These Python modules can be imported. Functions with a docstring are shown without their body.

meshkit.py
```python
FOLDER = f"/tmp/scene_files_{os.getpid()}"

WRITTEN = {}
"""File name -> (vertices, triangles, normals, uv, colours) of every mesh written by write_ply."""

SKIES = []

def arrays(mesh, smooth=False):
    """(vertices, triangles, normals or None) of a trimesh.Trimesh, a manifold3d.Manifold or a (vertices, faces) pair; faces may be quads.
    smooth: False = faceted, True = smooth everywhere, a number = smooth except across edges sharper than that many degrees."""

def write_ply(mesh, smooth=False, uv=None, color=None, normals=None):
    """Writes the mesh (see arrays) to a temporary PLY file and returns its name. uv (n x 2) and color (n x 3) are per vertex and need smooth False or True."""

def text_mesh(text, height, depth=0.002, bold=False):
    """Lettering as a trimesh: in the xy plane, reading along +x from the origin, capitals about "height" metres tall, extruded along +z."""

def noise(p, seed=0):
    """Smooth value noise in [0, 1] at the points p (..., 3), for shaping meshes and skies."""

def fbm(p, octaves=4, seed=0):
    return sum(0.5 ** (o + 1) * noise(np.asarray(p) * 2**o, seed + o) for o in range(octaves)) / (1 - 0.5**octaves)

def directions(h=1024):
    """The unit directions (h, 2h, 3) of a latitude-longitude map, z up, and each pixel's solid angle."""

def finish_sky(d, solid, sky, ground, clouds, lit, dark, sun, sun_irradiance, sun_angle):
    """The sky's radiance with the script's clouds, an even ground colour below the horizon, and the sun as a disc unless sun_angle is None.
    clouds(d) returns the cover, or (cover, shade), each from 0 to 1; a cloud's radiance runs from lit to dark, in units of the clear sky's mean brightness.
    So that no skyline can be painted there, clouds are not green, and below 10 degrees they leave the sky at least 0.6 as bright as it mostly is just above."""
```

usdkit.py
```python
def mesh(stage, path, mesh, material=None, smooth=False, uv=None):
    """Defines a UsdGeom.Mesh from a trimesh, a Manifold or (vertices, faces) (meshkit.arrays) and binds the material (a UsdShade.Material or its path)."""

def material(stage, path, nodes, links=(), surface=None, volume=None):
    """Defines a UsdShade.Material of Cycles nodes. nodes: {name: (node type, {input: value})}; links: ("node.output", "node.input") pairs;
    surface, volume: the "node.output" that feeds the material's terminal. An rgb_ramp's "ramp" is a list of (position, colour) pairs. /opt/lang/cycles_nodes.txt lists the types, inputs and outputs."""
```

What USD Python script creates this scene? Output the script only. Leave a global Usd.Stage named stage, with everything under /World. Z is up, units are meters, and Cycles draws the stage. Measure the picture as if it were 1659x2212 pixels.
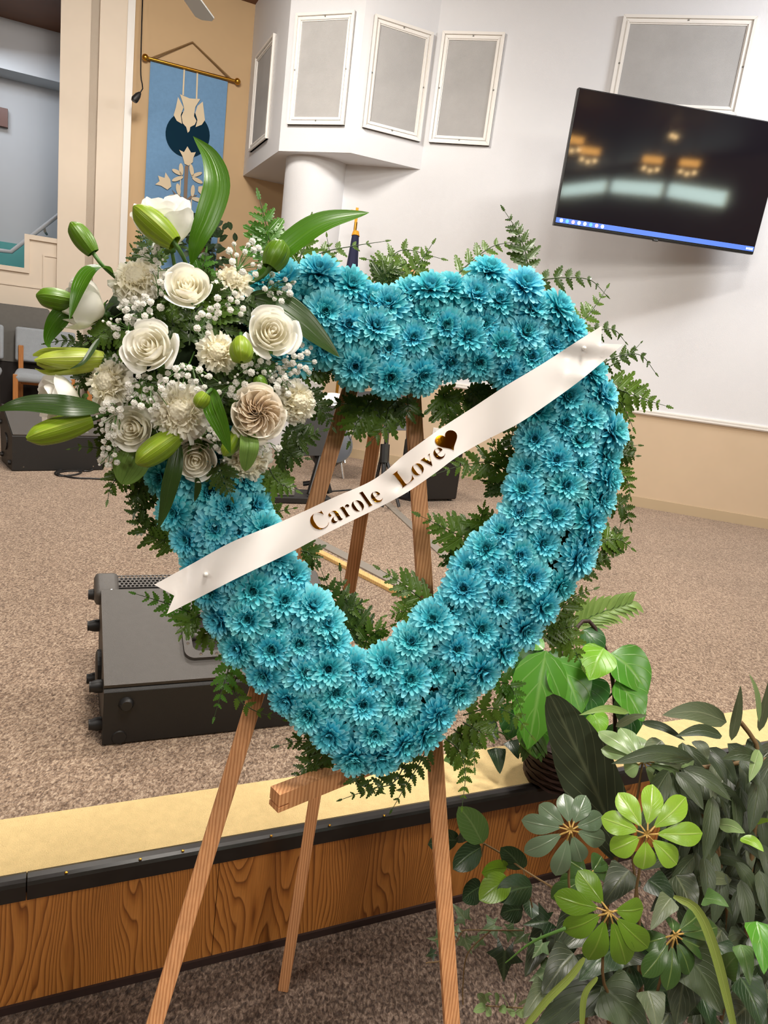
import math, random, numpy as np, trimesh, usdkit
from pxr import Usd, UsdGeom, UsdLux, Gf, Sdf, UsdShade
from shapely.geometry import Polygon, Point, LineString, box as sbox
from shapely import affinity
import manifold3d as m3
from scipy.spatial.transform import Rotation as Rot

stage = Usd.Stage.CreateInMemory()
UsdGeom.SetStageUpAxis(stage, UsdGeom.Tokens.z); UsdGeom.SetStageMetersPerUnit(stage, 1.0)
UsdGeom.Xform.Define(stage, '/World'); UsdGeom.Scope.Define(stage, '/World/Looks')
RNG = random.Random(7); NR = np.random.default_rng(7)

# ---------------------------------------------------------------- camera
W, H, F = 1659, 2212, 1534.0
EYE = np.array([0, 0, 1.5])
_d = np.array([10.0, 7450.0]) - np.array([W / 2, H / 2])
_p, _r = math.atan(F / np.hypot(*_d)), math.atan2(-_d[0], _d[1])
FW = np.array([0, math.cos(_p), -math.sin(_p)]); _u = np.array([0, math.sin(_p), math.cos(_p)]); _x = np.array([1.0, 0, 0])
CR = math.cos(_r) * _x + math.sin(_r) * _u
CU = -math.sin(_r) * _x + math.cos(_r) * _u
cam = UsdGeom.Camera.Define(stage, '/World/camera')
mm = np.eye(4); mm[0, :3] = CR; mm[1, :3] = CU; mm[2, :3] = -FW; mm[3, :3] = EYE
cam.AddTransformOp().Set(Gf.Matrix4d(*mm.ravel().tolist()))
cam.CreateHorizontalApertureAttr(36.0); cam.CreateVerticalApertureAttr(36.0 * H / W); cam.CreateFocalLengthAttr(36.0 * F / W)
cam.CreateClippingRangeAttr(Gf.Vec2f(0.05, 100)); cam.CreateExposureAttr(0.38)

def ray(px): return (px[0] - W / 2) / F * CR - (px[1] - H / 2) / F * CU + FW
def onz(px, z): v = ray(px); return EYE + v * ((z - EYE[2]) / v[2])
def onplane(px, P, n): v = ray(px); return EYE + v * (((np.asarray(P) - EYE) @ n) / (v @ n))
def at(px, depth): return EYE + ray(px) * depth
def unit(v): v = np.asarray(v, float); return v / np.linalg.norm(v)
Z = np.array([0, 0, 1.0])

# ---------------------------------------------------------------- light
dome = UsdLux.DomeLight.Define(stage, '/World/ambient_sky'); dome.CreateIntensityAttr(0.3); dome.CreateColorAttr(Gf.Vec3f(1.0, 0.96, 0.92))  # even ambient fill added for the room, not a visible sky
def rect_light(name, pos, aim, w, h, power, color):
    L = UsdLux.RectLight.Define(stage, '/World/' + name); L.CreateWidthAttr(w); L.CreateHeightAttr(h)
    L.CreateIntensityAttr(power); L.CreateColorAttr(Gf.Vec3f(*color))
    z = -unit(np.asarray(aim) - pos); x = unit(np.cross([0, 1.0, 0.001], z)); y = np.cross(z, x)
    m = np.eye(4); m[0, :3] = x; m[1, :3] = y; m[2, :3] = z; m[3, :3] = pos
    L.AddTransformOp().Set(Gf.Matrix4d(*m.ravel().tolist()))
WARM = (1.0, 0.935, 0.85); COOL = (0.82, 0.92, 1.0)
rect_light('stage_light', (1.9, 3.9, 4.5), (0.6, 2.3, 0.6), 0.45, 0.45, 130, WARM)  # out of view above the stage, placed to light flowers and carpet
rect_light('stage_light_001', (-1.6, 4.3, 4.5), (-2.0, 5.4, 0.8), 0.9, 0.9, 54, WARM)  # out of view, placed to brighten the tan wall and piers
rect_light('stage_light_002', (3.4, 4.6, 4.5), (2.6, 6.4, 1.6), 0.9, 0.9, 30, (0.97, 0.98, 1.0))  # out of view, placed to light the white wall at the right
rect_light('ceiling_light', (0.5, 0.6, 4.5), (0.2, 1.2, 1.2), 0.9, 0.9, 48, WARM)  # out of view, placed to brighten the flowers from the front
rect_light('ceiling_light_001', (-3.0, -3.0, 4.5), (-1.0, 0.6, 0.6), 1.4, 1.4, 22, WARM)  # out of view behind the camera, placed to light the near side
rect_light('ceiling_light_002', (3.0, -3.0, 4.5), (1.0, 0.6, 0.8), 1.4, 1.4, 22, WARM)  # out of view behind the camera, lights the near side from the right
rect_light('niche_light', (-4.6, 7.9, 4.0), (-4.4, 8.2, 1.5), 0.8, 0.5, 14, COOL)  # added fill that brightens the niche, no fixture seen there
# ---------------------------------------------------------------- helpers
_names, _mats, _mtx = {}, {}, {}
def numbered(parent, name):
    k = _names.get((parent, name), 0); _names[(parent, name)] = k + 1
    return f'{parent}/{name}' if k == 0 else f'{parent}/{name}_{k:03d}'
def setp(prim, label=None, cat=None, group=None, kind=None):
    for k, v in (('label', label), ('category', cat), ('group', group), ('kind', kind)):
        if v: prim.SetCustomDataByKey(k, v)
def thing(name, label, cat, loc=(0, 0, 0), group=None, kind=None, m=None, parent=None):
    p = numbered(parent or '/World', name); x = UsdGeom.Xform.Define(stage, p)
    M4 = np.eye(4)
    if m is not None: M4 = np.asarray(m, float)
    else: M4[3, :3] = loc
    if parent: M4 = np.eye(4)
    x.AddTransformOp().Set(Gf.Matrix4d(*M4.ravel().tolist()))
    _mtx[p] = M4 @ _mtx.get(parent, np.eye(4)) if parent else M4
    setp(x.GetPrim(), label, cat, group, kind); return p
def local(pts, path): return (np.c_[pts, np.ones(len(pts))] @ np.linalg.inv(_mtx[path]))[:, :3]
def M(name, mesh, mat, parent=None, label=None, cat=None, group=None, kind=None, smooth=False, uv=None):
    """one Mesh prim; mesh in world coordinates, stored in its thing's frame"""
    if isinstance(mesh, list): mesh = join(mesh)
    if hasattr(mesh, 'to_mesh'):
        q = mesh.to_mesh(); mesh = (q.vert_properties[:, :3], q.tri_verts)
    v, f = (mesh.vertices, mesh.faces) if hasattr(mesh, 'vertices') else mesh
    v = np.asarray(v, float); f = np.asarray(f)
    base = parent
    while base and base not in _mtx: base = base.rsplit('/', 1)[0]
    if base: v = local(v, base)
    p = numbered(parent or '/World', name)
    if not parent and cat:     # a single-mesh thing gets its origin at its base
        c = np.array([(v[:, 0].min() + v[:, 0].max()) / 2, (v[:, 1].min() + v[:, 1].max()) / 2, v[:, 2].min()])
        g = usdkit.mesh(stage, p, (v - c, f), look(mat), smooth=smooth, uv=uv); g.AddTranslateOp().Set(Gf.Vec3d(*c.tolist()))
    else:
        g = usdkit.mesh(stage, p, (v, f), look(mat), smooth=smooth, uv=uv)
    setp(g.GetPrim(), label, cat, group, kind); return p
def S(name, mesh, mat, label, smooth=False, uv=None): return M(name, mesh, mat, None, label, None, None, 'structure', smooth, uv)
def dup(src, m, label, group=None):
    name = src.rsplit('/', 1)[1]; name = name[:-4] if name[-4:-3] == '_' and name[-3:].isdigit() else name
    p = numbered('/World', name); x = UsdGeom.Xform.Define(stage, p)
    x.GetPrim().GetReferences().AddInternalReference(src); x.GetPrim().SetInstanceable(True)
    op = x.GetPrim().CreateAttribute('xformOp:transform', Sdf.ValueTypeNames.Matrix4d); op.Set(Gf.Matrix4d(*np.asarray(m).ravel().tolist()))
    setp(x.GetPrim(), label, None, group); return p
def frame(o, z, x=None, spin=0.0, s=1.0):
    z = unit(z); h = np.asarray(x if x is not None else ([1, 0, 0] if abs(z[0]) < 0.9 else [0, 1, 0]), float)
    X = unit(h - z * (h @ z)); Y = np.cross(z, X); c, sn = math.cos(spin), math.sin(spin)
    m = np.eye(4); m[0, :3] = (X * c + Y * sn) * s; m[1, :3] = (Y * c - X * sn) * s; m[2, :3] = z * s; m[3, :3] = o; return m
def xf(v, m): return np.asarray(v) @ m[:3, :3] + m[3, :3]
def join(ms):
    V, Fc, n = [], [], 0
    for q in ms:
        v, f = (q.vertices, q.faces) if hasattr(q, 'vertices') else q
        f = np.asarray(f)
        if f.shape[1] == 4: f = np.vstack([f[:, [0, 1, 2]], f[:, [0, 2, 3]]])
        V.append(np.asarray(v, float)); Fc.append(f + n); n += len(v)
    return np.vstack(V), np.vstack(Fc)
def bx(lo, hi, m=None):
    lo, hi = np.array(lo, float), np.array(hi, float)
    b = trimesh.creation.box(hi - lo); v = b.vertices + (lo + hi) / 2
    return (xf(v, m) if m is not None else v, b.faces)
def rbox(lo, hi, r=0.004, m=None, seg=8):
    """box with rounded edges (hull of eight spheres)"""
    lo, hi = np.array(lo, float), np.array(hi, float); r = min(r, (hi - lo).min() * 0.49)
    s = m3.Manifold.sphere(r, seg); parts = []
    for i in np.ndindex(2, 2, 2): parts.append(s.translate([float((lo[k] + r) if i[k] == 0 else (hi[k] - r)) for k in range(3)]))
    q = m3.Manifold.batch_hull(parts).to_mesh(); v = q.vert_properties[:, :3].astype(float)
    return (xf(v, m) if m is not None else v, q.tri_verts)
def spline(pts, n):
    P = np.asarray(pts, float)
    if len(P) == 2: return P[0] + (P[1] - P[0]) * np.linspace(0, 1, n)[:, None]
    Q = np.vstack([2 * P[0] - P[1], P, 2 * P[-1] - P[-2]]); out = []
    for t in np.linspace(0, len(P) - 1 - 1e-9, n):
        i = int(t); u = t - i; a, b, c, d = Q[i:i + 4]
        out.append(0.5 * (2 * b + (c - a) * u + (2 * a - 5 * b + 4 * c - d) * u * u + (3 * b - a - 3 * c + d) * u ** 3))
    out = np.array(out); L = np.r_[0, np.cumsum(np.linalg.norm(np.diff(out, axis=0), axis=1))]
    s = np.linspace(0, L[-1], n); return np.c_[[np.interp(s, L, out[:, k]) for k in range(3)]].T
def tube(pts, r, n=8, seg=None, cap=True):
    P = spline(pts, seg) if seg else np.asarray(pts, float); k = len(P)
    R_ = np.broadcast_to(r, k) if np.ndim(r) <= 1 and np.size(r) in (1, k) else np.interp(np.linspace(0, 1, k), np.linspace(0, 1, len(r)), r)
    T = np.gradient(P, axis=0); T /= np.linalg.norm(T, axis=1)[:, None] + 1e-12
    nrm = np.cross(T[0], [0.3, 0.5, 0.81]); nrm = unit(nrm); V = []
    for i in range(k):
        nrm = nrm - T[i] * (nrm @ T[i]); nrm = unit(nrm); b = np.cross(T[i], nrm)
        a = np.arange(n) * 2 * math.pi / n
        V.append(P[i] + R_[i] * (np.cos(a)[:, None] * nrm + np.sin(a)[:, None] * b))
    V = np.vstack(V); Fc = []
    for i in range(k - 1):
        for j in range(n):
            a, b = i * n + j, i * n + (j + 1) % n; Fc += [(a, b, b + n), (a, b + n, a + n)]
    if cap:
        c0, c1 = len(V), len(V) + 1; V = np.vstack([V, P[0], P[-1]])
        for j in range(n): Fc += [(c0, (j + 1) % n, j), (c1, (k - 1) * n + j, (k - 1) * n + (j + 1) % n)]
    return V, np.array(Fc)
def lathe(prof, m=None, n=28):
    prof = np.asarray(prof, float); a = np.arange(n) * 2 * math.pi / n
    V = np.vstack([np.c_[r * np.cos(a), r * np.sin(a), np.full(n, z)] for r, z in prof]); Fc = []
    for i in range(len(prof) - 1):
        for j in range(n):
            p, q = i * n + j, i * n + (j + 1) % n; Fc += [(p, q, q + n), (p, q + n, p + n)]
    return (xf(V, m) if m is not None else V), np.array(Fc)
def extrude(poly, depth, m=None):
    gs = getattr(poly, 'geoms', [poly]); out = []
    for g in gs:
        if g.area < 1e-9: continue
        t = trimesh.creation.extrude_polygon(g, depth, engine='earcut'); out.append((t.vertices, t.faces))
    v, f = join(out); return (xf(v, m) if m is not None else v), f
def grid(nu, nv):
    f = []
    for i in range(nu):
        for j in range(nv):
            a = i * (nv + 1) + j; f += [(a, a + nv + 1, a + nv + 2), (a, a + nv + 2, a + 1)]
    return np.array(f)

# ---------------------------------------------------------------- looks
def look(n): return _mats[n]
def lin(c):
    c = np.asarray(c, float) / 255; return tuple(np.where(c <= 0.04045, c / 12.92, ((c + 0.055) / 1.055) ** 2.4).tolist())
def mat(name, color, rough=0.5, metal=0.0, var=0.0, vscale=8.0, bump=0.0, bscale=200.0, spec=0.5, emit=None, estr=0.0, transl=0.0, coat=0.0, randv=0.0, sheen=0.0):
    """plain procedural look: sRGB colour, mottled by noise, fine noise relief"""
    c = lin(color)
    N = {'p': ('principled_bsdf', {'base_color': c, 'roughness': rough, 'metallic': metal, 'specular_ior_level': spec, 'coat_weight': coat, 'sheen_weight': sheen})}; L = []
    if emit is not None: N['p'][1].update({'emission_color': lin(emit), 'emission_strength': estr})
    src = None
    if var:
        N['tc'] = ('texture_coordinate', {}); N['n'] = ('noise_texture', {'scale': vscale, 'detail': 5.0, 'roughness': 0.6})
        N['r'] = ('rgb_ramp', {'ramp': [(0.3, tuple(x * (1 - var) for x in c)), (0.7, tuple(min(1, x * (1 + var)) for x in c))]})
        L += [('tc.object', 'n.vector'), ('n.fac', 'r.fac')]; src = 'r.color'
    if randv:
        N['oi'] = ('object_info', {}); N['mr'] = ('map_range', {'to_min': 1 - randv, 'to_max': 1 + randv}); N['hv'] = ('hsv', {'hue': 0.5, 'saturation': 1.0, 'fac': 1.0, 'color': c})
        L += [('oi.random', 'mr.value'), ('mr.result', 'hv.value')]
        if src: L.append((src, 'hv.color'))
        src = 'hv.color'
    if src: L.append((src, 'p.base_color'))
    if bump:
        N['tb'] = ('texture_coordinate', {}); N['nb'] = ('noise_texture', {'scale': bscale, 'detail': 3.0}); N['b'] = ('bump', {'strength': 1.0, 'distance': bump})
        L += [('tb.object', 'nb.vector'), ('nb.fac', 'b.height'), ('b.normal', 'p.normal')]
    out = 'p.BSDF'
    if transl:
        N['t'] = ('translucent_bsdf', {'color': c}); N['mx'] = ('mix_closure', {'fac': transl}); L += [('p.BSDF', 'mx.closure1'), ('t.BSDF', 'mx.closure2')]
        if src: L.append((src, 't.color'))
        out = 'mx.closure'
    _mats[name] = usdkit.material(stage, '/World/Looks/' + name, N, L, surface=out)
def leafmat(name, c1, c2, vein, style='parallel', nvein=9.0, rough=0.38, transl=0.25, strength=0.5, spec=0.5):
    """leaf: tone from noise and per-leaf variation, veins from the leaf's own st coordinates"""
    a, b, v = lin(c1), lin(c2), lin(vein)
    N = {'uv': ('uvmap', {'attribute': 'st'}), 's': ('separate_xyz', {}), 'u0': ('math', {'math_type': 'subtract', 'value2': 0.5}), 'ua': ('math', {'math_type': 'absolute'}),
         'rib': ('map_range', {'from_min': 0.0, 'from_max': 0.05, 'to_min': 1.0, 'to_max': 0.0, 'clamp': True}),
         'g': ('geometry', {}), 'n': ('noise_texture', {'scale': 22.0, 'detail': 3.0}), 'oi': ('object_info', {}), 'ad': ('math', {'math_type': 'add'}), 'hf': ('math', {'math_type': 'multiply', 'value2': 0.5}),
         'base': ('mix_color', {'a': a, 'b': b}), 'k': ('math', {'math_type': 'multiply', 'value2': strength}), 'vm': ('mix_color', {'b': v}),
         'p': ('principled_bsdf', {'roughness': rough, 'specular_ior_level': spec}), 't': ('translucent_bsdf', {}), 'mx': ('mix_closure', {'fac': transl}),
         'bp': ('bump', {'strength': 0.5, 'distance': 0.0012, 'invert': True})}
    L = [('uv.UV', 's.vector'), ('s.x', 'u0.value1'), ('u0.value', 'ua.value1'), ('ua.value', 'rib.value'), ('g.position', 'n.vector'), ('n.fac', 'ad.value1'), ('oi.random', 'ad.value2'), ('ad.value', 'hf.value1'), ('hf.value', 'base.fac')]
    if style == 'parallel':
        N['w'] = ('math', {'math_type': 'multiply', 'value2': nvein * 2 * math.pi}); N['sn'] = ('math', {'math_type': 'sine'}); N['sm'] = ('map_range', {'from_min': 0.75, 'from_max': 1.0, 'clamp': True, 'to_max': 0.45})
        L += [('s.x', 'w.value1'), ('w.value', 'sn.value1'), ('sn.value', 'sm.value')]
    else:
        N['w'] = ('math', {'math_type': 'multiply', 'value2': -0.9}); N['w2'] = ('math', {'math_type': 'add'}); N['w3'] = ('math', {'math_type': 'multiply', 'value2': nvein * 2 * math.pi}); N['sn'] = ('math', {'math_type': 'sine'})
        N['sm'] = ('map_range', {'from_min': 0.9, 'from_max': 1.0, 'clamp': True, 'to_max': 0.7 if style == 'pinnate' else 0.12})
        L += [('ua.value', 'w.value1'), ('w.value', 'w2.value1'), ('s.y', 'w2.value2'), ('w2.value', 'w3.value1'), ('w3.value', 'sn.value1'), ('sn.value', 'sm.value')]
    N['mxv'] = ('math', {'math_type': 'maximum'})
    L += [('rib.result', 'mxv.value1'), ('sm.result', 'mxv.value2'), ('mxv.value', 'k.value1'), ('k.value', 'vm.fac'), ('base.result', 'vm.a'), ('vm.result', 'p.base_color'), ('vm.result', 't.color'),
          ('mxv.value', 'bp.height'), ('bp.normal', 'p.normal'), ('p.BSDF', 'mx.closure1'), ('t.BSDF', 'mx.closure2')]
    _mats[name] = usdkit.material(stage, '/World/Looks/' + name, N, L, surface='mx.closure')
def carpet(name, cols, scale, bump, fine):
    stops = list(zip((0.28, 0.42, 0.54, 0.68), [lin(c) for c in cols]))
    _mats[name] = usdkit.material(stage, '/World/Looks/' + name, {
        'tc': ('texture_coordinate', {}), 'mp': ('mapping', {'scale': (1.0, 0.6, 1.0)}), 'n': ('noise_texture', {'scale': scale, 'detail': 3.0, 'roughness': 0.65, 'distortion': 0.6}), 'r': ('rgb_ramp', {'ramp': stops}),
        'v': ('voronoi_texture', {'scale': fine}), 'big': ('noise_texture', {'scale': 1.3, 'detail': 2.0}), 'bm': ('map_range', {'from_min': 0.3, 'from_max': 0.7, 'to_min': 0.9, 'to_max': 1.08}), 'h': ('hsv', {'hue': 0.5, 'saturation': 1.0, 'fac': 1.0}),
        'b': ('bump', {'strength': 1.0, 'distance': bump}), 'p': ('principled_bsdf', {'roughness': 0.95, 'specular_ior_level': 0.1, 'sheen_weight': 0.15})},
        [('tc.object', 'mp.vector'), ('mp.vector', 'n.vector'), ('mp.vector', 'v.vector'), ('n.fac', 'r.fac'), ('r.color', 'h.color'), ('tc.object', 'big.vector'), ('big.fac', 'bm.value'), ('bm.result', 'h.value'), ('h.color', 'p.base_color'), ('v.distance', 'b.height'), ('b.normal', 'p.normal')], surface='p.BSDF')
def woodmat(name, cols, bands, stretch, dist, rough=0.45, dscale=1.0, axis='x'):
    _mats[name] = usdkit.material(stage, '/World/Looks/' + name, {
        'tc': ('texture_coordinate', {}), 'mp': ('mapping', {'scale': stretch}), 'w': ('wave_texture', {'scale': bands, 'distortion': dist, 'detail': 3.0, 'detail_scale': dscale, 'detail_roughness': 0.55, 'bands_direction': axis}),
        'mf': ('mapping', {'scale': tuple(s * 1.0 for s in stretch)}), 'nf': ('noise_texture', {'scale': 90.0, 'detail': 4.0, 'roughness': 0.7}), 'nb': ('noise_texture', {'scale': 2.2, 'detail': 2.0}),
        'r': ('rgb_ramp', {'ramp': list(zip(np.linspace(0.05, 0.95, len(cols)), [lin(c) for c in cols]))}), 'mr': ('map_range', {'from_min': 0.3, 'from_max': 0.7, 'to_min': 0.82, 'to_max': 1.1}), 'hv': ('hsv', {'hue': 0.5, 'saturation': 1.0, 'fac': 1.0}),
        'mr2': ('map_range', {'from_min': 0.3, 'from_max': 0.7, 'to_min': 0.88, 'to_max': 1.1}), 'mm': ('math', {'math_type': 'multiply'}),
        'p': ('principled_bsdf', {'roughness': rough})},
        [('tc.object', 'mp.vector'), ('mp.vector', 'w.vector'), ('tc.object', 'mf.vector'), ('mf.vector', 'nf.vector'), ('mp.vector', 'nb.vector'), ('w.fac', 'r.fac'), ('nf.fac', 'mr.value'), ('nb.fac', 'mr2.value'), ('mr.result', 'mm.value1'), ('mr2.result', 'mm.value2'), ('mm.value', 'hv.value'), ('r.color', 'hv.color'), ('hv.color', 'p.base_color')], surface='p.BSDF')
def radialmat(name, stops, rmax, rough=0.6, transl=0.3, hue=0.02, val=0.12):
    """petal look: colour along the flower's own radius, a little different for each flower"""
    _mats[name] = usdkit.material(stage, '/World/Looks/' + name, {
        'tc': ('texture_coordinate', {}), 'l': ('vector_math', {'math_type': 'length'}), 'mr': ('map_range', {'from_max': rmax, 'clamp': True}), 'r': ('rgb_ramp', {'ramp': [(p, lin(c)) for p, c in stops]}),
        'oi': ('object_info', {}), 'h1': ('map_range', {'to_min': 0.5 - hue, 'to_max': 0.5 + hue}), 'v1': ('map_range', {'to_min': 1 - val, 'to_max': 1 + val}), 'hv': ('hsv', {'saturation': 1.0, 'fac': 1.0}),
        'p': ('principled_bsdf', {'roughness': rough, 'specular_ior_level': 0.35}), 't': ('translucent_bsdf', {}), 'mx': ('mix_closure', {'fac': transl})},
        [('tc.object', 'l.vector1'), ('l.value', 'mr.value'), ('mr.result', 'r.fac'), ('oi.random', 'h1.value'), ('oi.random', 'v1.value'), ('h1.result', 'hv.hue'), ('v1.result', 'hv.value'), ('r.color', 'hv.color'),
         ('hv.color', 'p.base_color'), ('hv.color', 't.color'), ('p.BSDF', 'mx.closure1'), ('t.BSDF', 'mx.closure2')], surface='mx.closure')

carpet('stage_carpet', [(74, 58, 46), (116, 96, 80), (154, 132, 112), (188, 168, 146)], 150.0, 0.004, 170.0)
carpet('floor_carpet', [(46, 36, 31), (76, 62, 54), (110, 93, 81), (150, 131, 117)], 120.0, 0.005, 130.0)
mat('cream_carpet', (222, 196, 142), 0.95, var=0.06, vscale=40, bump=0.003, bscale=330, spec=0.1)
mat('white_paint', (214, 215, 218), 0.6, var=0.015, vscale=2, bump=0.0006, bscale=180)
mat('trim_white', (228, 225, 220), 0.45)
mat('tan_paint', (198, 176, 148), 0.65, var=0.03, vscale=3)
mat('tan_wall_paint', (194, 164, 124), 0.65, var=0.03, vscale=2)
mat('tan_base', (182, 162, 132), 0.5)
mat('cream_paint', (222, 208, 190), 0.6, var=0.02, vscale=3)
mat('niche_paint', (176, 176, 180), 0.6, var=0.02, vscale=2)
mat('teal_liner', (62, 142, 142), 0.4, var=0.08, vscale=3)
mat('grille_cloth', (172, 171, 170), 0.85, var=0.08, vscale=3, bump=0.002, bscale=420, spec=0.2)
mat('brown_ceiling', (104, 58, 26), 0.5, var=0.15, vscale=2)
mat('black_tolex', (24, 22, 21), 0.5, var=0.06, vscale=60, bump=0.0006, bscale=700)
mat('grey_tolex', (74, 70, 66), 0.45, var=0.05, vscale=60, bump=0.0005, bscale=700)
mat('black_rubber', (22, 21, 21), 0.5)
mat('black_metal', (20, 20, 21), 0.35, spec=0.6)
mat('nosing_black', (30, 27, 25), 0.28, var=0.2, vscale=30, spec=0.6)
mat('dark_base', (48, 34, 32), 0.5)
mat('chrome', (200, 200, 200), 0.2, metal=1.0)
mat('brass', (200, 150, 60), 0.3, metal=1.0)
mat('gold_foil', (236, 160, 30), 0.12, metal=1.0)
mat('satin', (236, 230, 226), 0.3, spec=0.6, sheen=0.3, transl=0.12)
mat('pearl', (240, 238, 232), 0.15, coat=0.6)
mat('screen', (22, 20, 26), 0.055, spec=0.5)  # base colour raised to stand for the dim hall reflection
mat('bezel', (16, 16, 17), 0.35)
mat('taskbar', (60, 90, 170), 0.3, emit=(78, 112, 205), estr=0.75)
mat('icon_white', (225, 235, 250), 0.3, emit=(215, 230, 255), estr=1.0)
mat('icon_blue', (70, 140, 240), 0.3, emit=(90, 160, 255), estr=1.0)
mat('icon_red', (220, 150, 160), 0.3, emit=(235, 160, 170), estr=0.9)
mat('chair_cloth', (158, 164, 170), 0.9, var=0.05, vscale=30, bump=0.002, bscale=400, spec=0.15, sheen=0.2)
mat('grey_panel', (112, 110, 106), 0.9, var=0.04, vscale=30, spec=0.15)
mat('dark_void', (28, 20, 18), 0.7)
mat('banner_blue', (112, 150, 188), 0.9, var=0.05, vscale=30, spec=0.1)
mat('banner_navy', (14, 44, 62), 0.9, spec=0.1)
mat('banner_cream', (216, 200, 172), 0.9, spec=0.1)
mat('banner_brown', (136, 118, 104), 0.9, spec=0.1)
mat('cord_tan', (128, 100, 62), 0.8)
mat('plaque', (84, 34, 18), 0.4)
mat('flag_navy', (24, 28, 62), 0.8)
mat('flag_gold', (218, 150, 30), 0.7)
mat('drum_white', (225, 222, 216), 0.4)
mat('drum_blue', (36, 42, 54), 0.3)
mat('fan_blade', (196, 200, 198), 0.5)
mat('grey_box', (120, 118, 112), 0.5)
mat('alu', (150, 142, 132), 0.4, metal=0.3)
mat('foam_green', (34, 52, 26), 0.9, var=0.3, vscale=60)
mat('basket', (52, 32, 26), 0.6, var=0.2, vscale=50)
mat('stem_green', (72, 110, 44), 0.5)
mat('stem_dark', (54, 74, 34), 0.55)
mat('twig', (112, 88, 54), 0.7)
mat('twig_tan', (176, 142, 74), 0.6)
mat('lamp_glow', (250, 190, 110), 0.5, emit=(255, 186, 96), estr=14)
mat('bulb_glow', (250, 220, 170), 0.5, emit=(255, 214, 150), estr=40)
mat('daylight_pane', (220, 240, 235), 0.5, emit=(214, 240, 232), estr=15)
_mats['oak_panel'] = usdkit.material(stage, '/World/Looks/oak_panel', {     # plain-sawn oak: contour lines of a stretched noise give cathedral figure
    'tc': ('texture_coordinate', {}), 'mp': ('mapping', {'scale': (3.4, 1.0, 0.55)}), 'n': ('noise_texture', {'scale': 1.0, 'detail': 3.5, 'roughness': 0.42}), 'sx': ('separate_xyz', {}),
    'k1': ('math', {'math_type': 'multiply', 'value2': 95.0}), 'k2': ('math', {'math_type': 'multiply', 'value2': 66.0}), 'ad': ('math', {'math_type': 'add'}), 'fr': ('math', {'math_type': 'fraction'}),
    'r': ('rgb_ramp', {'ramp': [(0.0, lin((136, 82, 36))), (0.08, lin((186, 124, 62))), (0.55, lin((178, 116, 54))), (0.85, lin((150, 92, 40))), (1.0, lin((112, 64, 26)))]}),
    'mf': ('mapping', {'scale': (1.0, 1.0, 0.03)}), 'nf': ('noise_texture', {'scale': 320.0, 'detail': 3.0, 'roughness': 0.7}), 'mr': ('map_range', {'from_min': 0.3, 'from_max': 0.7, 'to_min': 0.78, 'to_max': 1.12}), 'hv': ('hsv', {'hue': 0.5, 'saturation': 1.0, 'fac': 1.0}),
    'p': ('principled_bsdf', {'roughness': 0.42})},
    [('tc.object', 'mp.vector'), ('mp.vector', 'n.vector'), ('tc.object', 'sx.vector'), ('sx.x', 'k1.value1'), ('n.fac', 'k2.value1'), ('k1.value', 'ad.value1'), ('k2.value', 'ad.value2'), ('ad.value', 'fr.value1'), ('fr.value', 'r.fac'),
     ('tc.object', 'mf.vector'), ('mf.vector', 'nf.vector'), ('nf.fac', 'mr.value'), ('mr.result', 'hv.value'), ('r.color', 'hv.color'), ('hv.color', 'p.base_color')], surface='p.BSDF')
woodmat('easel_wood', [(224, 166, 116), (216, 156, 106), (192, 130, 84)], 60.0, (1.0, 1.0, 0.05), 3.0, 0.55)
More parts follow.
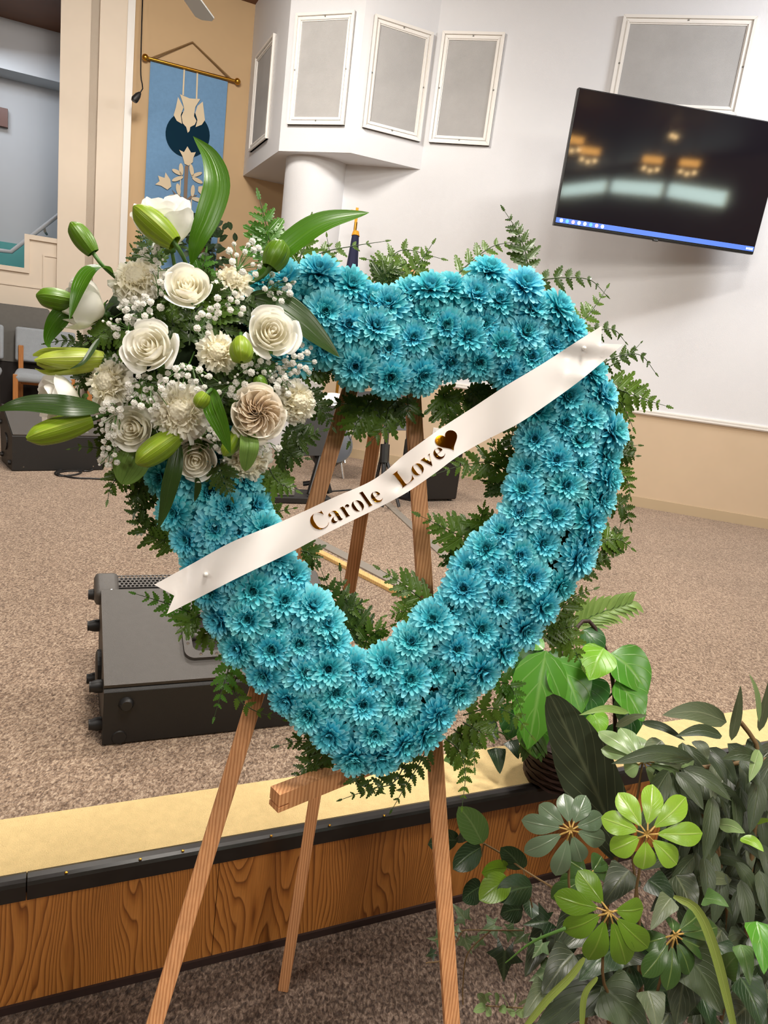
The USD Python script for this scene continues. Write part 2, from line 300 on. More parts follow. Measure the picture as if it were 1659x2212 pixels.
woodmat('chair_wood', [(196, 132, 70), (180, 116, 58), (160, 98, 46)], 40.0, (1.0, 1.0, 0.1), 3.0, 0.5)
woodmat('pine_strip', [(222, 184, 120), (210, 170, 106)], 30.0, (1.0, 0.1, 1.0), 3.0, 0.5)
radialmat('mum_outer', [(0.0, (20, 134, 146)), (0.4, (48, 176, 194)), (0.75, (78, 202, 218)), (1.0, (150, 230, 240))], 0.036, transl=0.35, hue=0.012, val=0.08)  # greenish dark centre is its own; paler tips hold edge highlights in the colour
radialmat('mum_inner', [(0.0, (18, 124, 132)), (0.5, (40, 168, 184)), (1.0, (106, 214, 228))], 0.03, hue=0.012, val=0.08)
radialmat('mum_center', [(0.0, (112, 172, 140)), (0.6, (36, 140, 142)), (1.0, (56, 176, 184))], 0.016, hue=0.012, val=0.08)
radialmat('rose_petal', [(0.0, (251, 240, 208)), (0.4, (252, 248, 232)), (0.8, (253, 252, 246)), (1.0, (254, 253, 250))], 0.045, transl=0.35, hue=0.004, val=0.03)
radialmat('garden_rose_petal', [(0.0, (248, 226, 200)), (0.5, (251, 238, 218)), (1.0, (252, 247, 236))], 0.045, transl=0.35, hue=0.004, val=0.03)
radialmat('carnation_petal', [(0.0, (248, 238, 200)), (0.5, (250, 246, 228)), (1.0, (252, 251, 246))], 0.045, transl=0.35, hue=0.004, val=0.03)
mat('breath_white', (253, 252, 249), 0.7, transl=0.5, randv=0.03)
leafmat('lily_leaf', (54, 98, 14), (78, 126, 26), (112, 152, 56), 'parallel', 7.0, 0.34, 0.3, 0.28)
leafmat('lily_leaf_pale', (104, 140, 60), (126, 158, 78), (80, 118, 44), 'parallel', 8.0, 0.4, 0.35, 0.5)
leafmat('lily_leaf_dark', (38, 62, 20), (50, 76, 26), (76, 100, 48), 'parallel', 7.0, 0.36, 0.2, 0.28)
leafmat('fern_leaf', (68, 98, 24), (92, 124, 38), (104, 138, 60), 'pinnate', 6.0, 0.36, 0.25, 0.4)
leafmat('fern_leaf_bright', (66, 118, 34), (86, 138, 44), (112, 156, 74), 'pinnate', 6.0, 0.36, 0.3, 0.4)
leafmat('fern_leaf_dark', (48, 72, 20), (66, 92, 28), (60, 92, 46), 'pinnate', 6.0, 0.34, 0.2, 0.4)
leafmat('bud_skin', (122, 152, 26), (150, 178, 44), (190, 206, 84), 'parallel', 6.0, 0.38, 0.2, 0.6)
leafmat('bud_skin_yellow', (168, 188, 60), (196, 206, 88), (224, 226, 150), 'parallel', 6.0, 0.38, 0.25, 0.6)
leafmat('bud_skin_green', (82, 122, 20), (104, 144, 30), (130, 166, 66), 'parallel', 6.0, 0.36, 0.2, 0.5)
leafmat('scheff_bright', (124, 164, 48), (142, 180, 62), (196, 214, 130), 'rib', 8.0, 0.28, 0.15, 0.55)
leafmat('scheff_grey', (92, 112, 88), (104, 122, 96), (150, 162, 136), 'rib', 8.0, 0.26, 0.1, 0.5)
leafmat('scheff_olive', (88, 122, 32), (102, 136, 38), (146, 168, 74), 'rib', 8.0, 0.3, 0.15, 0.5)
leafmat('scheff_dark', (52, 78, 36), (62, 90, 42), (140, 160, 90), 'rib', 8.0, 0.3, 0.1, 0.5)
leafmat('scheff_pale', (122, 148, 96), (140, 164, 108), (184, 196, 150), 'rib', 8.0, 0.3, 0.15, 0.5)
leafmat('willow_dark', (42, 54, 34), (66, 80, 50), (92, 104, 74), 'pinnate', 7.0, 0.42, 0.1, 0.5)
leafmat('willow_grey', (80, 92, 66), (98, 108, 78), (140, 146, 116), 'pinnate', 7.0, 0.45, 0.1, 0.5)
leafmat('pothos_green', (74, 138, 44), (96, 160, 56), (150, 192, 108), 'pinnate', 4.0, 0.3, 0.2, 0.55)
leafmat('pothos_lime', (122, 186, 50), (140, 200, 62), (180, 216, 116), 'pinnate', 5.0, 0.32, 0.2, 0.5)
leafmat('pothos_dark', (44, 92, 40), (58, 108, 48), (100, 146, 84), 'pinnate', 4.0, 0.3, 0.15, 0.5)
leafmat('banana_dark', (50, 58, 42), (60, 70, 50), (108, 114, 86), 'pinnate', 7.0, 0.36, 0.05, 0.6)
leafmat('ficus_green', (70, 104, 52), (88, 122, 62), (128, 152, 98), 'pinnate', 8.0, 0.36, 0.15, 0.6)
leafmat('ficus_dark', (34, 54, 32), (44, 66, 38), (92, 114, 78), 'pinnate', 8.0, 0.34, 0.1, 0.6)
leafmat('ficus_lime', (100, 136, 28), (116, 150, 38), (82, 116, 22), 'pinnate', 9.0, 0.36, 0.2, 0.5)
leafmat('ivy_leaf', (86, 112, 74), (110, 134, 94), (156, 170, 134), 'pinnate', 4.0, 0.34, 0.1, 0.6)
leafmat('palm_blade', (116, 150, 74), (148, 180, 98), (180, 200, 130), 'rib', 5.0, 0.4, 0.25, 0.4)
leafmat('blade_leaf', (118, 136, 60), (136, 152, 74), (166, 176, 104), 'parallel', 5.0, 0.35, 0.1, 0.5)

# ================================================================ the room
ZS = 0.33                                     # stage height above the floor
w1, w2 = onz((1362, 1091.7), ZS), onz((1659, 1142.7), ZS)
RD = unit(w2 - w1); RN = np.array([RD[1], -RD[0], 0])         # white wall: direction, normal towards the room
SD = unit([1.015, 0.487, 0]); SN = np.array([SD[1], -SD[0], 0])   # stage front and tan wall
ZSOF = onplane((908, 366), w1, RN)[2]
A0 = onz((525, 380), ZSOF)
ZC = 4.66
cc = (onz((620, 345), ZSOF) + onz((755, 362), ZSOF)) / 2      # the round column ends the white wall
def wallbox(p, d, n, s0, s1, z0, z1, t0, t1):
    """box along d from p: s0..s1, height z0..z1, from t0 to t1 along the normal n"""
    m = np.eye(4); m[0, :3] = d; m[1, :3] = np.cross(Z, d); m[2, :3] = Z; m[3, :3] = [p[0], p[1], 0]
    sg = 1 if np.cross(Z, d) @ n > 0 else -1
    ts = sorted((sg * t0, sg * t1)); return bx((s0, ts[0], z0), (s1, ts[1], z1), m)
EDGE = onz((0, 2192), 0.0)
_b = onz((980, 1948), 0.0); SD = unit(_b - EDGE); SN = np.array([SD[1], -SD[0], 0])
S('floor', bx((-9, -9, -0.05), (11, 4.2, 0)), 'floor_carpet', 'brown speckled loop carpet on the lower floor before the stage')
yb0, yb1 = onz((0, 1771), ZS), onz((658, 1678), ZS)
strip_w = -((yb0 + yb1) / 2 - EDGE) @ SN
m_st = np.eye(4); m_st[0, :3] = SD; m_st[1, :3] = -SN; m_st[2, :3] = Z; m_st[3, :3] = [EDGE[0], EDGE[1], 0]
S('floor_001', bx((-9, strip_w, ZS - 0.1), (12, 12, ZS), m_st), 'stage_carpet', 'beige brown flecked carpet covering the raised stage')
S('trim_1', bx((-9, 0.020, ZS - 0.1), (12, strip_w, ZS + 0.003), m_st), 'cream_carpet', 'cream yellow carpet border along the stage edge')
nose = Polygon([(-0.010, ZS - 0.040), (0.0, ZS - 0.040), (0.001, ZS - 0.02), (0.022, ZS - 0.02), (0.022, ZS + 0.004), (0.014, ZS + 0.007), (-0.001, ZS + 0.007), (-0.008, ZS + 0.003), (-0.0115, ZS - 0.004)])
nz = thing('trim_2', 'black vinyl nosing along the edge of the stage', None, EDGE, kind='structure')
sj = (onz((57, 1915), ZS) - EDGE) @ SD
for a, b in ((-3, sj - 0.0012), (sj + 0.0012, 1.9), (1.903, 6)):
    mq = np.eye(4); mq[0, :3] = -SN; mq[1, :3] = Z; mq[2, :3] = np.cross(-SN, Z); mq[3, :3] = [EDGE[0], EDGE[1], 0]
    v, f = extrude(nose, b - a); v = v.copy(); v[:, 2] = -v[:, 2] - a if (np.cross(-SN, Z) @ SD) < 0 else v[:, 2] + a
    if (np.cross(-SN, Z) @ SD) < 0: f = f[:, ::-1]
    M('nosing_strip', (xf(v, mq), f), 'nosing_black', nz)
for q in ((143, 1885), (303, 1856), (586, 1806), (712, 1783), (830, 1762), (395, 1838)):
    P = onz(q, ZS + 0.007); M('screw', lathe([(0, 0), (0.0034, 0), (0.0034, 0.0016), (0.002, 0.0026), (0, 0.0028)], frame(P - Z * 0.0004, Z), 10), 'brass', nz)
rz = thing('wall_front', 'oak veneer panelling on the front of the stage', None, EDGE, kind='structure', m=np.vstack([np.r_[SD, 0], np.r_[-SN, 0], np.r_[Z, 0], np.r_[EDGE, 1]]))
sp = (onplane((468, 1935), EDGE, SN) - EDGE) @ SD
for a, b in ((-3, sp - 1.22), (sp - 1.22, sp), (sp, sp + 1.22), (sp + 1.22, sp + 2.44), (sp + 2.44, 6)):
    M('panel', bx((a + 0.0008, 0.0, 0.018), (b - 0.0008, 0.02, ZS - 0.03), m_st), 'oak_panel', rz)
S('baseboard_front', bx((-3, -0.006, 0), (6, 0.02, 0.02), m_st), 'dark_base', 'dark brown vinyl strip at the foot of the stage front')

# white wall with the tan dado
s_c = (cc - w1) @ RD
S('wall_right', wallbox(w1, RD, RN, s_c, 5, 1.16, ZC, 0, -0.12), 'white_paint', 'white painted wall behind the television')
S('wall_right_lower', wallbox(w1, RD, RN, s_c, 5, ZS - 0.1, 1.17, 0.0, -0.12), 'tan_paint', 'tan lower band of the wall below the white rail')
S('trim_3', join([wallbox(w1, RD, RN, s_c, 5, 1.152, 1.20, 0, 0.014), wallbox(w1, RD, RN, s_c, 5, 1.162, 1.176, 0.014, 0.026), wallbox(w1, RD, RN, s_c, 5, 1.184, 1.194, 0.014, 0.02)]), 'trim_white', 'white moulded chair rail on the right wall')
S('baseboard_right', wallbox(w1, RD, RN, s_c, 5, ZS, ZS + 0.09, 0, 0.012), 'tan_base', 'tan vinyl baseboard along the right wall')
# tan wall with the banner, to the left of the corner
TD = unit([1.015, 0.487, 0]); TN = np.array([TD[1], -TD[0], 0])
S('wall_left', wallbox(A0, TD, TN, -1.55, 3.2, ZS - 0.1, ZC, 0, -0.12), 'tan_wall_paint', 'tan painted wall behind the blue banner')
S('ceiling', bx((-9, -9, ZC), (9, 14, ZC + 0.1)), 'brown_ceiling', 'dark brown wooden ceiling')

S('wall_rear', bx((-9, -9.1, 0), (9, -9, ZC)), 'tan_paint', 'unseen tan rear wall of the hall behind the viewpoint')  # out of view, closes the hall so reflections stay darker
S('wall_side_001', bx((8.5, -9, 0), (8.6, 6, ZC)), 'tan_paint', 'unseen tan side wall of the hall to the right')  # out of view, closes the right side against the ambient dome
S('wall_side_002', bx((-9.1, -9, 0), (-9, 12, ZC)), 'tan_paint', 'unseen tan side wall of the hall to the left')  # out of view, closes the left side against the ambient dome
# bulkhead on a round column
sof = [onz(q, ZSOF) for q in ((525, 380), (602, 326), (757, 330), (908, 366))]
plan = Polygon([p[:2] for p in sof] + [(sof[3] - RN * 0.1)[:2], (cc - RN * 0.1)[:2], (A0 + TD * 0.9 - TN * 0.1)[:2], (A0 - TN * 0.1)[:2]])
S('wall_back', extrude(plan, ZC - ZSOF, np.vstack([np.eye(3, 4), [0, 0, ZSOF, 1]])), 'white_paint', 'white faceted bulkhead box projecting high on the wall')
S('wall_column', lathe([(0.3, ZS - 0.05), (0.3, ZSOF + 0.02)], frame([cc[0], cc[1], 0], Z), 48), 'white_paint', 'round white column carrying the bulkhead', smooth=40)

def panel(P, d, n, quad, label, screws=True):
    q = [onplane(c, P, n) for c in quad]; s = [(p - P) @ d for p in q]; zz = [p[2] for p in q]
    s0, s1, z0, z1 = (s[0] + s[3]) / 2, (s[1] + s[2]) / 2, (zz[2] + zz[3]) / 2, (zz[0] + zz[1]) / 2
    if s0 > s1: s0, s1 = s1, s0
    t = thing('grille_panel', label, 'wall panel', P + d * (s0 + s1) / 2 + Z * (z0 - P[2]) , group='white framed grille cloth panels')
    fw = 0.062; m = np.eye(4); m[0, :3] = d; m[1, :3] = Z; m[2, :3] = np.cross(d, Z); m[3, :3] = [P[0], P[1], 0]; sg = 1 if m[2, :3] @ n > 0 else -1
    def slab(poly, h0, h1):
        v, f = extrude(poly, abs(h1 - h0)); v = v.copy(); v[:, 2] = (v[:, 2] + h0) * sg
        return xf(v, m), (f if sg > 0 else f[:, ::-1])
    M('cloth', slab(sbox(s0 + fw * 0.7, z0 + fw * 0.7, s1 - fw * 0.7, z1 - fw * 0.7), 0.0, 0.012), 'grille_cloth', t)
    o = [(s0, z0), (s1, z0), (s1, z1), (s0, z1)]
    for k in range(4):
        c0, c1 = np.array(o[k]), np.array(o[(k + 1) % 4]); mid = np.array([(s0 + s1) / 2, (z0 + z1) / 2])
        def inn(c, w): return c + np.sign(mid - c) * w
        pcs = []
        for wa, wb, h in ((0.0, fw, 0.018), (0.0, fw * 0.36, 0.034), (fw * 0.62, fw * 0.86, 0.026)):
            e = 0.0006 * unit(c1 - c0)
            pcs.append(slab(Polygon([inn(c0, wa) + e, inn(c1, wa) - e, inn(c1, wb) - e, inn(c0, wb) + e]), 0.0, h))
        M('frame_rail', join(pcs), 'trim_white', t)
        c = (c0 + c1) / 2 + np.sign(mid - (c0 + c1) / 2) * fw * 0.5 * np.abs(np.array([-(c1 - c0)[1], (c1 - c0)[0]])) / np.linalg.norm(c1 - c0)
        pc = xf([[c[0], c[1], 0.018 * sg]], m)[0]; M('screw', lathe([(0, 0), (0.008, 0), (0.006, 0.004), (0, 0.004)], frame(pc, n), 8), 'grey_box', t)
def face(a, b): d = unit(b - a); n = np.array([d[1], -d[0], 0]); return a, d, (n if n @ (EYE - a) > 0 else -n)
panel(*face(sof[0], sof[1]), [(558, 125), (598, 72), (580, 302), (543, 327)], 'narrow framed panel on the shaded left face of the white bulkhead')
panel(*face(sof[1], sof[2]), [(646, 32), (771, 25), (744, 273), (620, 269)], 'white framed grey cloth panel on the bulkhead face above the round column')
panel(*face(sof[2], sof[3]), [(807, 30), (932, 74), (907, 307), (783, 277)], 'white framed grey cloth panel on the slanting right face of the bulkhead')
panel(w1, RD, RN, [(959, 72), (1093, 70.5), (1057, 315), (926, 310)], 'upright white framed cloth panel on the flat wall right of the bulkhead')
panel(w1, RD, RN, [(1343, 40), (1636, 33), (1592.5, 243), (1313, 247)], 'wide white framed cloth panel on the wall behind the television top')
# wall plates and marks
def plate(px, label):
    P = onplane(px, w1, RN); t = thing('outlet_plate', label, 'wall outlet', P)
    m = np.vstack([np.r_[RD, 0], np.r_[np.cross(Z, RD), 0], np.r_[Z, 0], np.r_[P, 1]])
    M('cover', rbox((-0.04, -0.008, -0.06), (0.04, 0.001, 0.06), 0.004, m), 'trim_white', t)
    for z in (-0.025, 0.025): M('socket', rbox((-0.016, -0.012, z - 0.014), (0.016, -0.007, z + 0.014), 0.003, m), 'trim_white', t)
plate((943, 938), 'white power outlet plate on the tan wall behind the ribbon')
plate((1088, 962), 'white outlet plate on the tan wall right of the heart opening')

# pillars beside the baptistry opening
def tp(px, off=0.0): return (onplane(px, A0 + TN * off, TN) - A0) @ TD
x0, x1, x2, x3 = tp((127, 300)), tp((209, 300), 0.09), tp((269, 300), 0.09), tp((282, 300), 0.11)
S('wall_pillar', wallbox(A0, TD, TN, x0, x1 + 0.02, ZS, ZC, -0.4, 0.0), 'cream_paint', 'cream painted pier right of the baptistry opening')
S('wall_pillar_001', wallbox(A0, TD, TN, x1, x2, ZS, ZC, -0.4, 0.09), 'cream_paint', 'cream projecting pier beside the tan wall')
S('trim_4', wallbox(A0, TD, TN, x2 - 0.012, x3, ZS, ZC, -0.05, 0.11), 'trim_white', 'thin white edge strip on the pier next to the tan wall')
# baptistry: back wall, header, parapet with stepped top, pool, rail
def pz(px, off): return onplane(px, A0 + TN * off, TN)
zb0, zb1 = pz((60, 77), -1.9)[2], pz((60, 161), -1.5)[2]
S('wall_back_001', wallbox(A0, TD, TN, -6, -1.3, ZS - 0.2, ZC + 1, -1.9, -2.0), 'niche_paint', 'grey blue back wall of the baptistry niche')
S('ceiling_001', wallbox(A0, TD, TN, -6, -1.4, zb0, zb0 + 0.1, -1.9, -0.1), 'brown_ceiling', 'brown wooden ceiling over the baptistry niche')
S('wall_header', wallbox(A0, TD, TN, -6, -1.4, zb1, ZC, -1.5, -1.9), 'niche_paint', 'grey header across the back of the baptistry niche')
S('wall_side', wallbox(A0, TD, TN, -1.66, -1.54, ZS, ZC, -1.9, -0.4), 'niche_paint', 'grey return wall inside the baptistry niche')
off = -0.04
zl, zh = pz((25, 576), off)[2], pz((90, 512), off)[2]; sv = tp((54, 545), off)
par = Polygon([(-6, ZS), (-6, zl), (sv, zl), (sv, zh), (x0 + 0.02, zh), (x0 + 0.02, ZS)])
mpar = np.eye(4); mpar[0, :3] = TD; mpar[1, :3] = Z; mpar[2, :3] = TN; mpar[3, :3] = [A0[0], A0[1], 0] + TN * (off - 0.1)
if np.linalg.det(mpar[:3, :3]) < 0: raise SystemExit('frame')
S('wall_parapet', extrude(par, 0.1, mpar), 'cream_paint', 'cream parapet with a stepped top in front of the baptistry pool')
def mould(d, w, h, m=mpar, z=0.1):
    line = LineString([(-6, zl), (sv, zl), (sv, zh), (x0, zh)]).parallel_offset(d, 'right', join_style=2)
    q = m.copy(); q[3, :3] = m[3, :3] + TN * z; return extrude(line.buffer(w / 2, cap_style=2, join_style=2), h, q)
S('trim_5', mould(0.018, 0.045, 0.03), 'cream_paint', 'cream lip moulding along the stepped parapet top')
S('trim_6', mould(0.17, 0.016, 0.012), 'cream_paint', 'slim cream panel moulding below the stepped parapet top')
zt = pz((15, 524), -1.88)[2]
S('wall_pool', wallbox(A0, TD, TN, -6, -1.66, ZS, zt, -1.9, -1.82), 'teal_liner', 'teal pool wall inside the baptistry')
S('floor_002', wallbox(A0, TD, TN, -6, -1.6, ZS, zl - 0.35, -1.85, -0.15), 'teal_liner', 'teal water level of the baptistry pool')
hr = thing('handrail', 'grey pipe handrail rising out of the teal baptistry pool', 'handrail', pz((25, 543), -0.9))
M('rail', tube([pz(q, -0.9) for q in ((-40, 540), (0, 541), (24, 544), (60, 516), (135, 458))], 0.022, 10), 'niche_paint', hr, smooth=40)
M('bracket', tube([pz((95, 489), -0.9), pz((97, 500), -0.9), pz((101, 506), -1.82)], 0.014, 8), 'grey_box', hr)
pq = thing('wooden_cross', 'end of a dark wooden cross arm on the baptistry back wall', 'cross', pz((5, 274), -1.85))
zq0, zq1, sq = pz((16, 276), -1.85)[2], pz((16, 236), -1.85)[2], (pz((17, 255), -1.85) - A0) @ TD
M('cross_arm', wallbox(A0, TD, TN, sq - 1.2, sq, zq0, zq1, -1.89, -1.82), 'plaque', pq)
M('cross_post', wallbox(A0, TD, TN, sq - 0.72, sq - 0.5, zq0 - 0.8, min(zq1 + 0.3, zb1 - .02), -1.89, -1.83), 'plaque', pq)

# banner
bn = thing('banner', 'blue cloth banner with cream lilies and a dark disc on the tan wall', 'banner', pz((410, 545), 0.03))
offb = 0.03
b0, b1 = tp((325, 130), offb), tp((492, 178), offb)
zt0 = (pz((325, 130), offb)[2] + pz((492, 178), offb)[2]) / 2
mbn = np.eye(4); mbn[0, :3] = TD; mbn[1, :3] = Z; mbn[2, :3] = TN; mbn[3, :3] = [A0[0], A0[1], 0] + TN * offb
def bpx(pts): return [(((pz(p, offb) - A0) @ TD), pz(p, offb)[2]) for p in pts]
nu, nv = 24, 40
uu, vv = np.meshgrid(np.linspace(b0, b1, nv + 1), np.linspace(zt0, 1.55, nu + 1)); rip = 0.004 * np.sin((uu - b0) * 17) * (zt0 - vv) / 2
g = np.c_[uu.ravel(), vv.ravel(), rip.ravel()]
M('cloth', (xf(g, mbn), grid(nu, nv)), 'banner_blue', bn, smooth=True)
def applique(name, polys, mt, h=0.006, t=0.003):
    q = mbn.copy(); q[3, :3] = mbn[3, :3] + TN * h
    for po in polys: M(name, extrude(Polygon(bpx(po)).buffer(0), t, q), mt, bn)
def zpx(pts): return [(x / 2.9625, y / 2.9625) for x, y in pts]      # measured in a 560 px crop shown at 1659
disc = [(1200 + 141 * math.cos(a), 862 + 146 * math.sin(a) + 0.05 * 141 * math.cos(a)) for a in np.linspace(0, 2 * math.pi, 40)[:-1]]
applique('disc', [zpx(disc)], 'banner_navy', 0.006)
applique('ribbon_strip', [zpx([(1174, 430), (1184, 432), (1176, 612), (1166, 610)]), zpx([(1258, 450), (1268, 452), (1262, 634), (1252, 632)]), zpx([(1152, 1150), (1158, 1150), (1146, 1350), (1138, 1350)]), zpx([(1222, 1275), (1228, 1275), (1218, 1460), (1212, 1460)])], 'banner_cream', 0.006)
applique('bud_petal', [zpx([(1150, 605), (1212, 632), (1280, 636), (1248, 688), (1240, 745), (1256, 775), (1245, 800), (1216, 815), (1212, 840), (1200, 852), (1190, 815), (1168, 790), (1160, 745), (1178, 705), (1170, 665)]),
                       zpx([(1138, 622), (1172, 690), (1155, 740), (1164, 795), (1130, 775), (1110, 738), (1124, 690)]), zpx([(1296, 652), (1304, 720), (1310, 770), (1290, 800), (1250, 815), (1262, 770), (1248, 725), (1262, 680)])], 'banner_cream', 0.012)
applique('lily_shape', [zpx([(1145, 960), (1176, 975), (1198, 938), (1222, 978), (1252, 975), (1236, 1010), (1232, 1040), (1205, 1062), (1180, 1050), (1166, 1000)]),
                       zpx([(1058, 1104), (1052, 1140), (1010, 1125), (1020, 1160), (992, 1182), (1030, 1190), (1070, 1215), (1095, 1195), (1088, 1150)]),
                       zpx([(1320, 1158), (1300, 1190), (1268, 1195), (1266, 1225), (1290, 1252), (1325, 1250), (1332, 1180)])], 'banner_cream', 0.012)
def ell(c, a, b, th): return zpx([(c[0] + a * math.cos(t) * math.cos(th) - b * math.sin(t) * math.sin(th), c[1] + a * math.cos(t) * math.sin(th) + b * math.sin(t) * math.cos(th)) for t in np.linspace(0, 2 * math.pi, 16)[:-1]])
applique('leaf_shape', [ell((1158, 1085), 40, 14, 1.5), ell((1132, 1102), 36, 13, 0.5), ell((1135, 1145), 38, 13, -0.35), ell((1225, 1090), 40, 13, -1.75), ell((1258, 1118), 36, 12, -0.35), ell((1262, 1155), 38, 13, 0.5),
                        ell((1140, 1212), 38, 14, -1.75), ell((1112, 1260), 40, 13, 0.05), ell((1232, 1222), 38, 13, -1.5), ell((1262, 1278), 40, 13, 0.25)], 'banner_cream', 0.012)
applique('stalk', [zpx([(1182, 1062), (1206, 1062), (1200, 1160), (1196, 1262), (1186, 1365), (1168, 1365), (1174, 1260), (1178, 1160)]), zpx([(1098, 1212), (1120, 1236), (1165, 1262), (1172, 1284), (1120, 1252)]), zpx([(1262, 1248), (1232, 1264), (1196, 1290), (1198, 1270), (1225, 1250)])], 'banner_brown', 0.008)
ra, rb = pz((314, 124), 0.05), pz((513, 176), 0.05)
M('rod', tube([ra, rb], 0.014, 10), 'brass', bn, smooth=40)
for e in (ra, rb): M('finial', (trimesh.creation.icosphere(2, 0.032).vertices + e, trimesh.creation.icosphere(2).faces), 'brass', bn, smooth=True)
pk = pz((416, 91), 0.02); M('hanging_cord', tube([ra + (rb - ra) * 0.05, pk, rb - (rb - ra) * 0.06], 0.008, 6), 'cord_tan', bn)
# hanging microphone
mic = thing('hanging_microphone', 'black choir microphone hanging on a thin cable beside the pier', 'microphone', at((295, 215), 6.8))
mp = [at(q, 6.8) for q in ((309, -30), (306, 60), (304, 158), (308, 185), (308, 192), (303, 200))]
M('cable', tube(mp, 0.006, 6, 24), 'black_rubber', mic); M('capsule', tube([mp[-1], at((298, 206), 6.8), at((291, 215), 6.8), at((289, 219), 6.8)], [0.012, 0.028, 0.034, 0.026], 12), 'black_rubber', mic, smooth=50)
# ceiling fan (one blade shows at the top edge)
fan = thing('ceiling_fan', 'pale blade of a ceiling fan at the top edge before the tan wall', 'ceiling fan', at((440, -80), 5.6))
tipf = at((446, 54), 5.6); fh = onz((300, -150), tipf[2]); Lf = np.linalg.norm(tipf[:2] - fh[:2]); ang = math.atan2(tipf[1] - fh[1], tipf[0] - fh[0]); fh[2] = tipf[2] + 0.03
for k in range(5):
    mf = frame(fh, Z, [math.cos(ang + k * 1.2566), math.sin(ang + k * 1.2566), 0])
    M('blade', extrude(Polygon([(0.16, -0.05), (Lf - 0.05, -0.075), (Lf, -0.04), (Lf, 0.04), (Lf - 0.05, 0.075), (0.16, 0.05)]), 0.012, mf), 'fan_blade', fan)
M('motor', lathe([(0, -0.1), (0.08, -0.09), (0.12, -0.03), (0.12, 0.05), (0.06, 0.1), (0.02, 0.12), (0.02, max(0.2, ZC - fh[2])), (0, max(0.2, ZC - fh[2]))], frame(fh, Z), 24), 'fan_blade', fan, smooth=40)

# television on an arm
TVS = 1.138
tc = [EYE + (np.array(p) - EYE) * TVS for p in ((0.8739, 4.9971, 3.1892), (2.3075, 5.2143, 3.2018), (2.3067, 5.2668, 2.3889), (0.8731, 5.0496, 2.3763))]
tr, tu = unit(tc[1] - tc[0]), unit(tc[0] - tc[3]); tn = np.cross(tr, tu); tw, th = np.linalg.norm(tc[1] - tc[0]), np.linalg.norm(tc[0] - tc[3]); tcen = sum(tc) / 4
mtv = np.eye(4); mtv[0, :3] = tr; mtv[1, :3] = tu; mtv[2, :3] = tn; mtv[3, :3] = tcen
tv = thing('television', 'large black flat television tilted on the white wall with a blue taskbar', 'television', tcen - tu * th / 2)
M('body', rbox((-tw / 2, -th / 2, -0.045), (tw / 2, th / 2, -0.002), 0.006, mtv), 'bezel', tv)
M('screen', bx((-tw / 2 + 0.008, -th / 2 + 0.02, -0.004), (tw / 2 - 0.008, th / 2 - 0.008, 0.0), mtv), 'screen', tv)
yb = -th / 2 + 0.022
M('taskbar', bx((-tw / 2 + 0.008, yb, 0), (tw / 2 - 0.01, yb + 0.036, 0.001), mtv), 'taskbar', tv)
for k in range(9):
    M('icon', extrude(Point(-tw / 2 + 0.05 + 0.047 * k, yb + 0.018).buffer(0.0135, 4), 0.0018, mtv), ('icon_white', 'icon_blue', 'icon_red', 'icon_white', 'icon_white', 'icon_blue', 'icon_red', 'icon_white', 'taskbar')[k], tv)
for k in range(5): M('clock_digit', bx((tw / 2 - 0.075 + k * 0.012, yb + 0.01, 0), (tw / 2 - 0.067 + k * 0.012, yb + 0.026, 0.0018), mtv), 'icon_white', tv)
M('sensor', rbox((-0.02, -th / 2 - 0.008, -0.02), (0.02, -th / 2 + 0.004, 0.001), 0.003, mtv), 'black_metal', tv)
wp = onplane((1460, 380), w1, RN)
M('wall_arm', join([tube([wp, (wp + tcen) / 2 + RD * 0.18, tcen - tn * 0.05], 0.03, 8), wallbox(wp, RD, RN, -0.2, 0.2, wp[2] - 0.2, wp[2] + 0.2, 0, 0.02)]), 'black_metal', tv)
# lamps of the hall behind the camera, seen mirrored in the television
def mirror(px, z=None, t=None):
    P = onplane(px, tcen, tn); v = unit(P - EYE); r = v - 2 * (v @ tn) * tn
    return P + r * (((z - P[2]) / r[2]) if z is not None else t)
for k, (q, wl_) in enumerate((((1240, 302), 'at the far left'), ((1275, 326), 'second from the left'), ((1410, 345), 'left of the middle pair'), ((1490, 352), 'at the right'), ((1466, 272), 'small and highest'))):
    c = mirror(q, t=8.0); lm = thing('hall_lamp', 'brass hall lamp mirrored in the television ' + wl_, 'lamp', c, group='hall lamps mirrored in the television')
    big = k < 4; d = unit(np.cross(c - tcen, Z)) * 0.16
    if big: M('shade', tube([c - d, c + d], 0.05, 10), 'lamp_glow', lm)
    for j in (-0.11, 0.0, 0.11) if big else (0.0, 0.07): M('bulb', (trimesh.creation.icosphere(2, 0.028).vertices + c + d / 0.16 * j - Z * (0.17 - 0.25 * abs(j)), trimesh.creation.icosphere(2).faces), 'bulb_glow', lm)
    M('hanging_rod', tube([c + Z * 0.05, c + Z * 0.9], 0.01, 6), 'brass', lm)
for k, (qa, qb) in enumerate((((1205, 424), (1305, 414)), ((1318, 414), (1425, 424)), ((1440, 424), (1562, 446)))):
    def side(q_):
        P_ = onplane(q_, tcen, tn); v_ = unit(P_ - EYE); r_ = v_ - 2 * (v_ @ tn) * tn; return P_ + r_ * ((8.45 - P_[0]) / r_[0])
    a, b = side(qa), side(qb); a2, b2 = a + Z * 0.26, b + Z * 0.26
    S('window', (np.array([a, b, b2, a2]), np.array([[0, 1, 2], [0, 2, 3]])), 'daylight_pane', 'bright high hall window behind the viewpoint')

